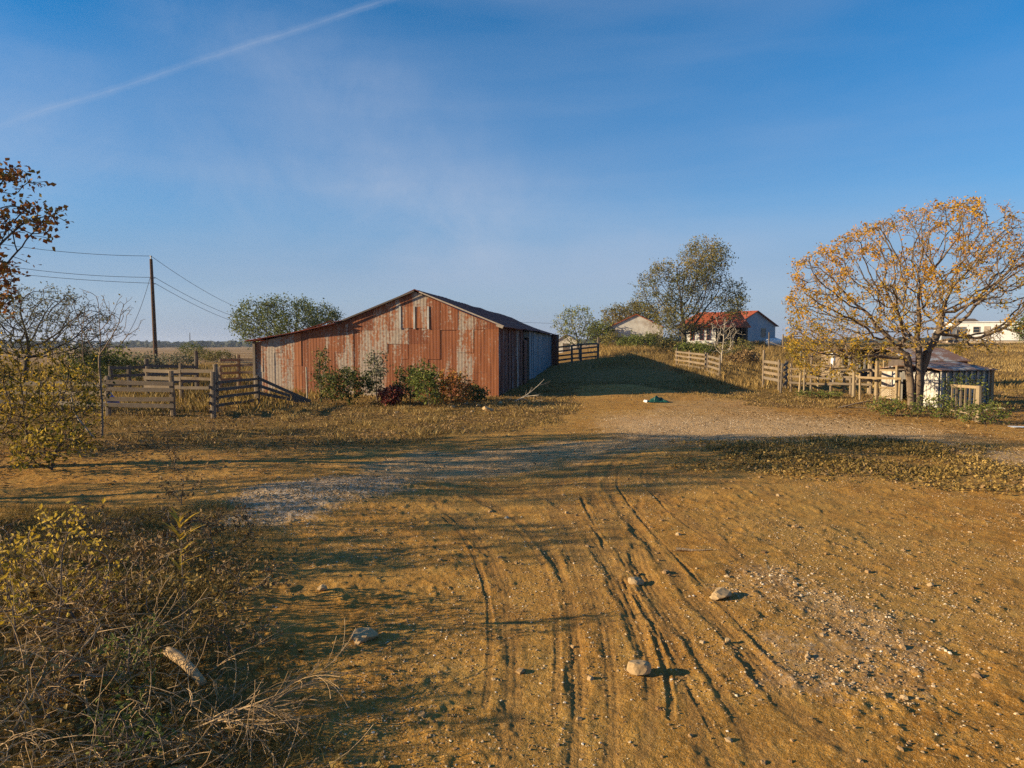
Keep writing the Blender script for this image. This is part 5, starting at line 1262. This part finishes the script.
# pebbles
def pebbles(name, n, xr, yr, dens, s0, s1, tonef, label, seed, flat=.65):
    X, Y = scatter(n, xr, yr, dens, seed); n = len(X); r = np.random.default_rng(seed + 50); Z = height(X, Y)
    base = np.array([(1, 0, 0), (0, 1, 0), (-1, 0, 0), (0, -1, 0), (0, 0, 1), (0, 0, -1)], float); F = np.array([(0, 1, 4), (1, 2, 4), (2, 3, 4), (3, 0, 4), (1, 0, 5), (2, 1, 5), (3, 2, 5), (0, 3, 5)])
    # chamfered lump: 12 vertices
    top = [(cos(a), sin(a), .25) for a in np.arange(5) * 2 * pi / 5]; mid = [(.62 * cos(a + .6), .62 * sin(a + .6), .85) for a in np.arange(4) * pi / 2]; base = np.array([(x, y, -.4) for x, y, z in top] + top + mid)
    F4 = [(k, (k + 1) % 5, 5 + (k + 1) % 5, 5 + k) for k in range(5)] + [(10, 11, 12, 13)]; F3 = [(5, 6, 10), (6, 7, 11), (6, 11, 10), (7, 8, 12), (7, 12, 11), (8, 9, 13), (8, 13, 12), (9, 5, 10), (9, 10, 13)]
    s_ = s0 * (s1 / s0) ** (r.random(n) ** 2.2); V = base[None] * (1 + r.normal(0, .16, (n, len(base), 3))); V = V * np.stack([s_, s_ * r.uniform(.6, 1, n), s_ * flat * r.uniform(.6, 1.1, n)], 1)[:, None, :] / 2
    a = r.uniform(0, 2 * pi, n); ca, sa = np.cos(a)[:, None], np.sin(a)[:, None]; x = V[:, :, 0] * ca - V[:, :, 1] * sa; y = V[:, :, 0] * sa + V[:, :, 1] * ca
    V = np.stack([x + X[:, None], y + Y[:, None], V[:, :, 2] + Z[:, None] + (s_ * flat * .10)[:, None]], 2).reshape(-1, 3)
    o4 = (np.arange(n) * len(base))[:, None, None]; Q = (o4 + np.array(F4)[None]).reshape(-1, 4); T = (o4 + np.array(F3)[None]).reshape(-1, 3)
    tt = np.clip(tonef(X, Y, r), 0, 1)
    tag(mk(name, V, [Q, T], M['stone'], None, {'tone': np.concatenate([np.repeat(tt, len(F4)), np.repeat(tt, len(F3))])}), label, 'gravel', kind='stuff')
def dg(x, y): g_, gr, pt = zones(x, y); return np.clip(g_ ** 1.2, 0, 1) * (fbm(x, y, .4, 3, 101) * 1.1 + .45)
pebbles('gravel', 60000, (-8, 16), (4, 26), dg, .009, .038, lambda X, Y, r: .55 + r.normal(0, .24, len(X)), 'pale crushed stone along the track and in the gravel heap', 20)
def dd(x, y):
    tz, tm = track_relief(x, y); return (1 - .75 * tm) * (fbm(x, y, .9, 3, 102) * .9 + .38) / (1 + (y / 8) ** 2) * 2
pebbles('dirt_clods', 100000, (-7, 13), (3.2, 17), dd, .005, .026, lambda X, Y, r: .34 + r.normal(0, .30, len(X)), 'small clods and pebbles strewn over the dirt yard', 21)
pebbles('dirt_clods', 1300, (-7, 14), (3.5, 20), lambda x, y: np.full(len(x), .5) * (fbm(x, y, 2, 2, 103) * .5 + .5), .03, .085, lambda X, Y, r: .35 + r.normal(0, .2, len(X)), 'bigger loose clods and stones on the dirt yard', 22)

# ------------------------------------------------------------------ far woodland
def far_wood(name, label, n, azr, dr, hr, seed, mat='farwood'):
    r = np.random.default_rng(seed); import bmesh
    bm = bmesh.new(); bmesh.ops.create_icosphere(bm, subdivisions=2, radius=1); B = np.array([v.co for v in bm.verts]); F = np.array([[v.index for v in f.verts] for f in bm.faces]); bm.free()
    V = []; T = []
    for k in range(n):
        a = R(r.uniform(*azr)); d = r.uniform(*dr); x, y = d * sin(a), d * cos(a); h = r.uniform(*hr); w = h * r.uniform(.8, 2.4)
        v = B * (1 + r.normal(0, .2, (len(B), 1))); V.append(v * [w, w, h] * .5 + [x, y, h * .35 + float(macro(x, y)) - 2.2]); T.append(F + k * len(B))
    tag(mk(name, np.vstack(V), np.vstack(T), M[mat], None), label, 'woodland', kind='stuff')
far_wood('woodland', 'dark band of far woodland along the left horizon', 1700, (-60, 2), (800, 1800), (3.5, 9), 1)
far_wood('woodland', 'far trees on the horizon behind the houses', 300, (2, 60), (500, 1200), (5, 9), 2)

# ------------------------------------------------------------------ light, sky
SUN_AZ, SUN_EL = 80.0, 16.0     # shadows fall toward +80 deg (clockwise from +Y)
sv = np.array([-sin(R(SUN_AZ)) * cos(R(SUN_EL)), -cos(R(SUN_AZ)) * cos(R(SUN_EL)), sin(R(SUN_EL))])
ld_ = bpy.data.lights.new('sun', 'SUN'); ld_.energy = 4.7; ld_.angle = R(.55); ld_.color = (1.0, .80, .50)
lo = bpy.data.objects.new('sun', ld_); COL.objects.link(lo)
from mathutils import Vector
lo.rotation_euler = Vector(tuple(-sv)).to_track_quat('-Z', 'Y').to_euler(); lo.location = tuple(sv * 60)
wd = bpy.data.worlds.new('World'); scene.world = wd; wd.use_nodes = True; nt = NT(wd); nt.n.clear()
out = nt.new('ShaderNodeOutputWorld'); bg = nt.new('ShaderNodeBackground'); bg.inputs['Strength'].default_value = .066
sky = nt.new('ShaderNodeTexSky'); sky.sky_type = 'NISHITA'; sky.sun_disc = False; sky.sun_elevation = R(SUN_EL); sky.sun_rotation = math.atan2(sv[0], sv[1])
sky.air_density = 1.0; sky.dust_density = .15; sky.ozone_density = 3.5; sky.altitude = 200
tc = nt.new('ShaderNodeTexCoord'); dirv = tc.outputs['Generated']
# contrail: a band along a great circle, frayed by noise
c1 = ray(55, 108); c2 = ray(380, 2); c1 /= np.linalg.norm(c1); c2 /= np.linalg.norm(c2); nrm = np.cross(c1, c2); nrm /= np.linalg.norm(nrm)
def vdot(a, v):
    d = nt.new('ShaderNodeVectorMath'); d.operation = 'DOT_PRODUCT'; nt.link(a, d.inputs[0]); d.inputs[1].default_value = tuple(v); return d.outputs['Value']
warp = noise(nt, dirv, 9, 5, .6); wob = math_(nt, 'MULTIPLY', math_(nt, 'SUBTRACT', warp, .5), .008)
dist = math_(nt, 'ABSOLUTE', math_(nt, 'ADD', vdot(dirv, nrm), wob))
core = ramp(nt, math_(nt, 'MULTIPLY', dist, 56.), [(0., 1.), (.12, .5), (.36, 0.)], 'EASE')
mid = (c1 + c2) / 2; mid /= np.linalg.norm(mid); along = vdot(dirv, mid)
core = math_(nt, 'MULTIPLY', core, ramp(nt, along, [(.958, 0.), (.982, .9)]))
core = math_(nt, 'MULTIPLY', core, ramp(nt, noise(nt, dirv, 22, 5, .7), [(.3, .35), (.65, 1.)]))
def band(pa, pb, scale, strength, seed_scale, reach):
    a_ = ray(*pa); b2_ = ray(*pb); a_ /= np.linalg.norm(a_); b2_ /= np.linalg.norm(b2_); n_ = np.cross(a_, b2_); n_ /= np.linalg.norm(n_)
    w_ = math_(nt, 'MULTIPLY', math_(nt, 'SUBTRACT', noise(nt, dirv, 3.2, 5, .6), .5), .16)
    d_ = math_(nt, 'MULTIPLY', math_(nt, 'ABSOLUTE', math_(nt, 'ADD', vdot(dirv, n_), w_)), scale)
    m_ = (a_ + b2_) / 2; m_ /= np.linalg.norm(m_); f_ = ramp(nt, d_, [(0., 1.), (1., 0.)], 'EASE')
    f_ = math_(nt, 'MULTIPLY', f_, ramp(nt, vdot(dirv, m_), [(reach, 0.), (min(.999, reach + .08), 1.)], 'EASE'))
    return math_(nt, 'MULTIPLY', math_(nt, 'MULTIPLY', f_, ramp(nt, noise(nt, dirv, seed_scale, 6, .65, .4), [(.3, .25), (.7, 1.)])), strength)
wisps = math_(nt, 'ADD', band((0, 150), (420, 215), 7., .34, 5, .90), math_(nt, 'ADD', band((200, 20), (470, 150), 9., .26, 6, .94), band((380, 190), (700, 250), 8., .22, 5, .93)))
# thin cirrus veils
mp = nt.new('ShaderNodeMapping'); mp.inputs['Scale'].default_value = (1.1, 1.1, 5.5); mp.inputs['Rotation'].default_value = (.0, R(-16), .3); nt.link(dirv, mp.inputs['Vector'])
cir = ramp(nt, noise(nt, mp.outputs[0], .9, 4, .5, .3), [(.42, 0.), (.85, .30)])
mp2 = nt.new('ShaderNodeMapping'); mp2.inputs['Scale'].default_value = (1.4, 1.4, 12); mp2.inputs['Rotation'].default_value = (.0, R(13), .1); nt.link(dirv, mp2.inputs['Vector'])
cir2 = ramp(nt, noise(nt, mp2.outputs[0], .8, 4, .5, .3), [(.45, 0.), (.9, .22)])
cloud = math_(nt, 'MINIMUM', math_(nt, 'ADD', math_(nt, 'ADD', wisps, math_(nt, 'ADD', cir, cir2)), math_(nt, 'MULTIPLY', core, .24)), .8)
sc_ = nt.new('ShaderNodeHueSaturation'); nt.link(sky.outputs[0], sc_.inputs['Color']); sc_.inputs['Saturation'].default_value = 2.0; sc_.inputs['Value'].default_value = 1.15
sx = nt.new('ShaderNodeSeparateXYZ'); nt.link(dirv, sx.inputs[0])
veil = ramp(nt, sx.outputs[2], [(0., .9), (.08, .80), (.20, .38), (.42, .0)], 'EASE')
col = mix(nt, veil, sc_.outputs[0], (2.25, 2.8, 4.1))
col = mix(nt, cloud, col, (3.7, 4.1, 5.0))
nt.link(col, bg.inputs['Color']); nt.link(bg.outputs[0], out.inputs['Surface'])

hm = bpy.data.materials.new('air'); hm.use_nodes = True; hn = NT(hm); hn.n.clear()
ho = hn.new('ShaderNodeOutputMaterial'); hv = hn.new('ShaderNodeVolumePrincipled'); hv.inputs['Color'].default_value = (.62, .72, .9, 1); hv.inputs['Density'].default_value = .0002; hv.inputs['Anisotropy'].default_value = .2
hn.link(hv.outputs[0], ho.inputs['Volume'])
m = MB(); m.box((0, 0, 8), (5600, 5600, 36)); hz = m.build('haze', hm); tag(hz, 'thin pale air over the land', 'haze', kind='stuff')
# ------------------------------------------------------------------ render settings
vs = scene.view_settings; vs.view_transform = 'Standard'; vs.look = 'None'; vs.gamma = 1; vs.use_curve_mapping = False; vs.exposure = 1.08
scene.render.engine = 'CYCLES'; scene.cycles.volume_bounces = 0; scene.cycles.max_bounces = 6; scene.cycles.diffuse_bounces = 3; scene.cycles.use_denoising = False
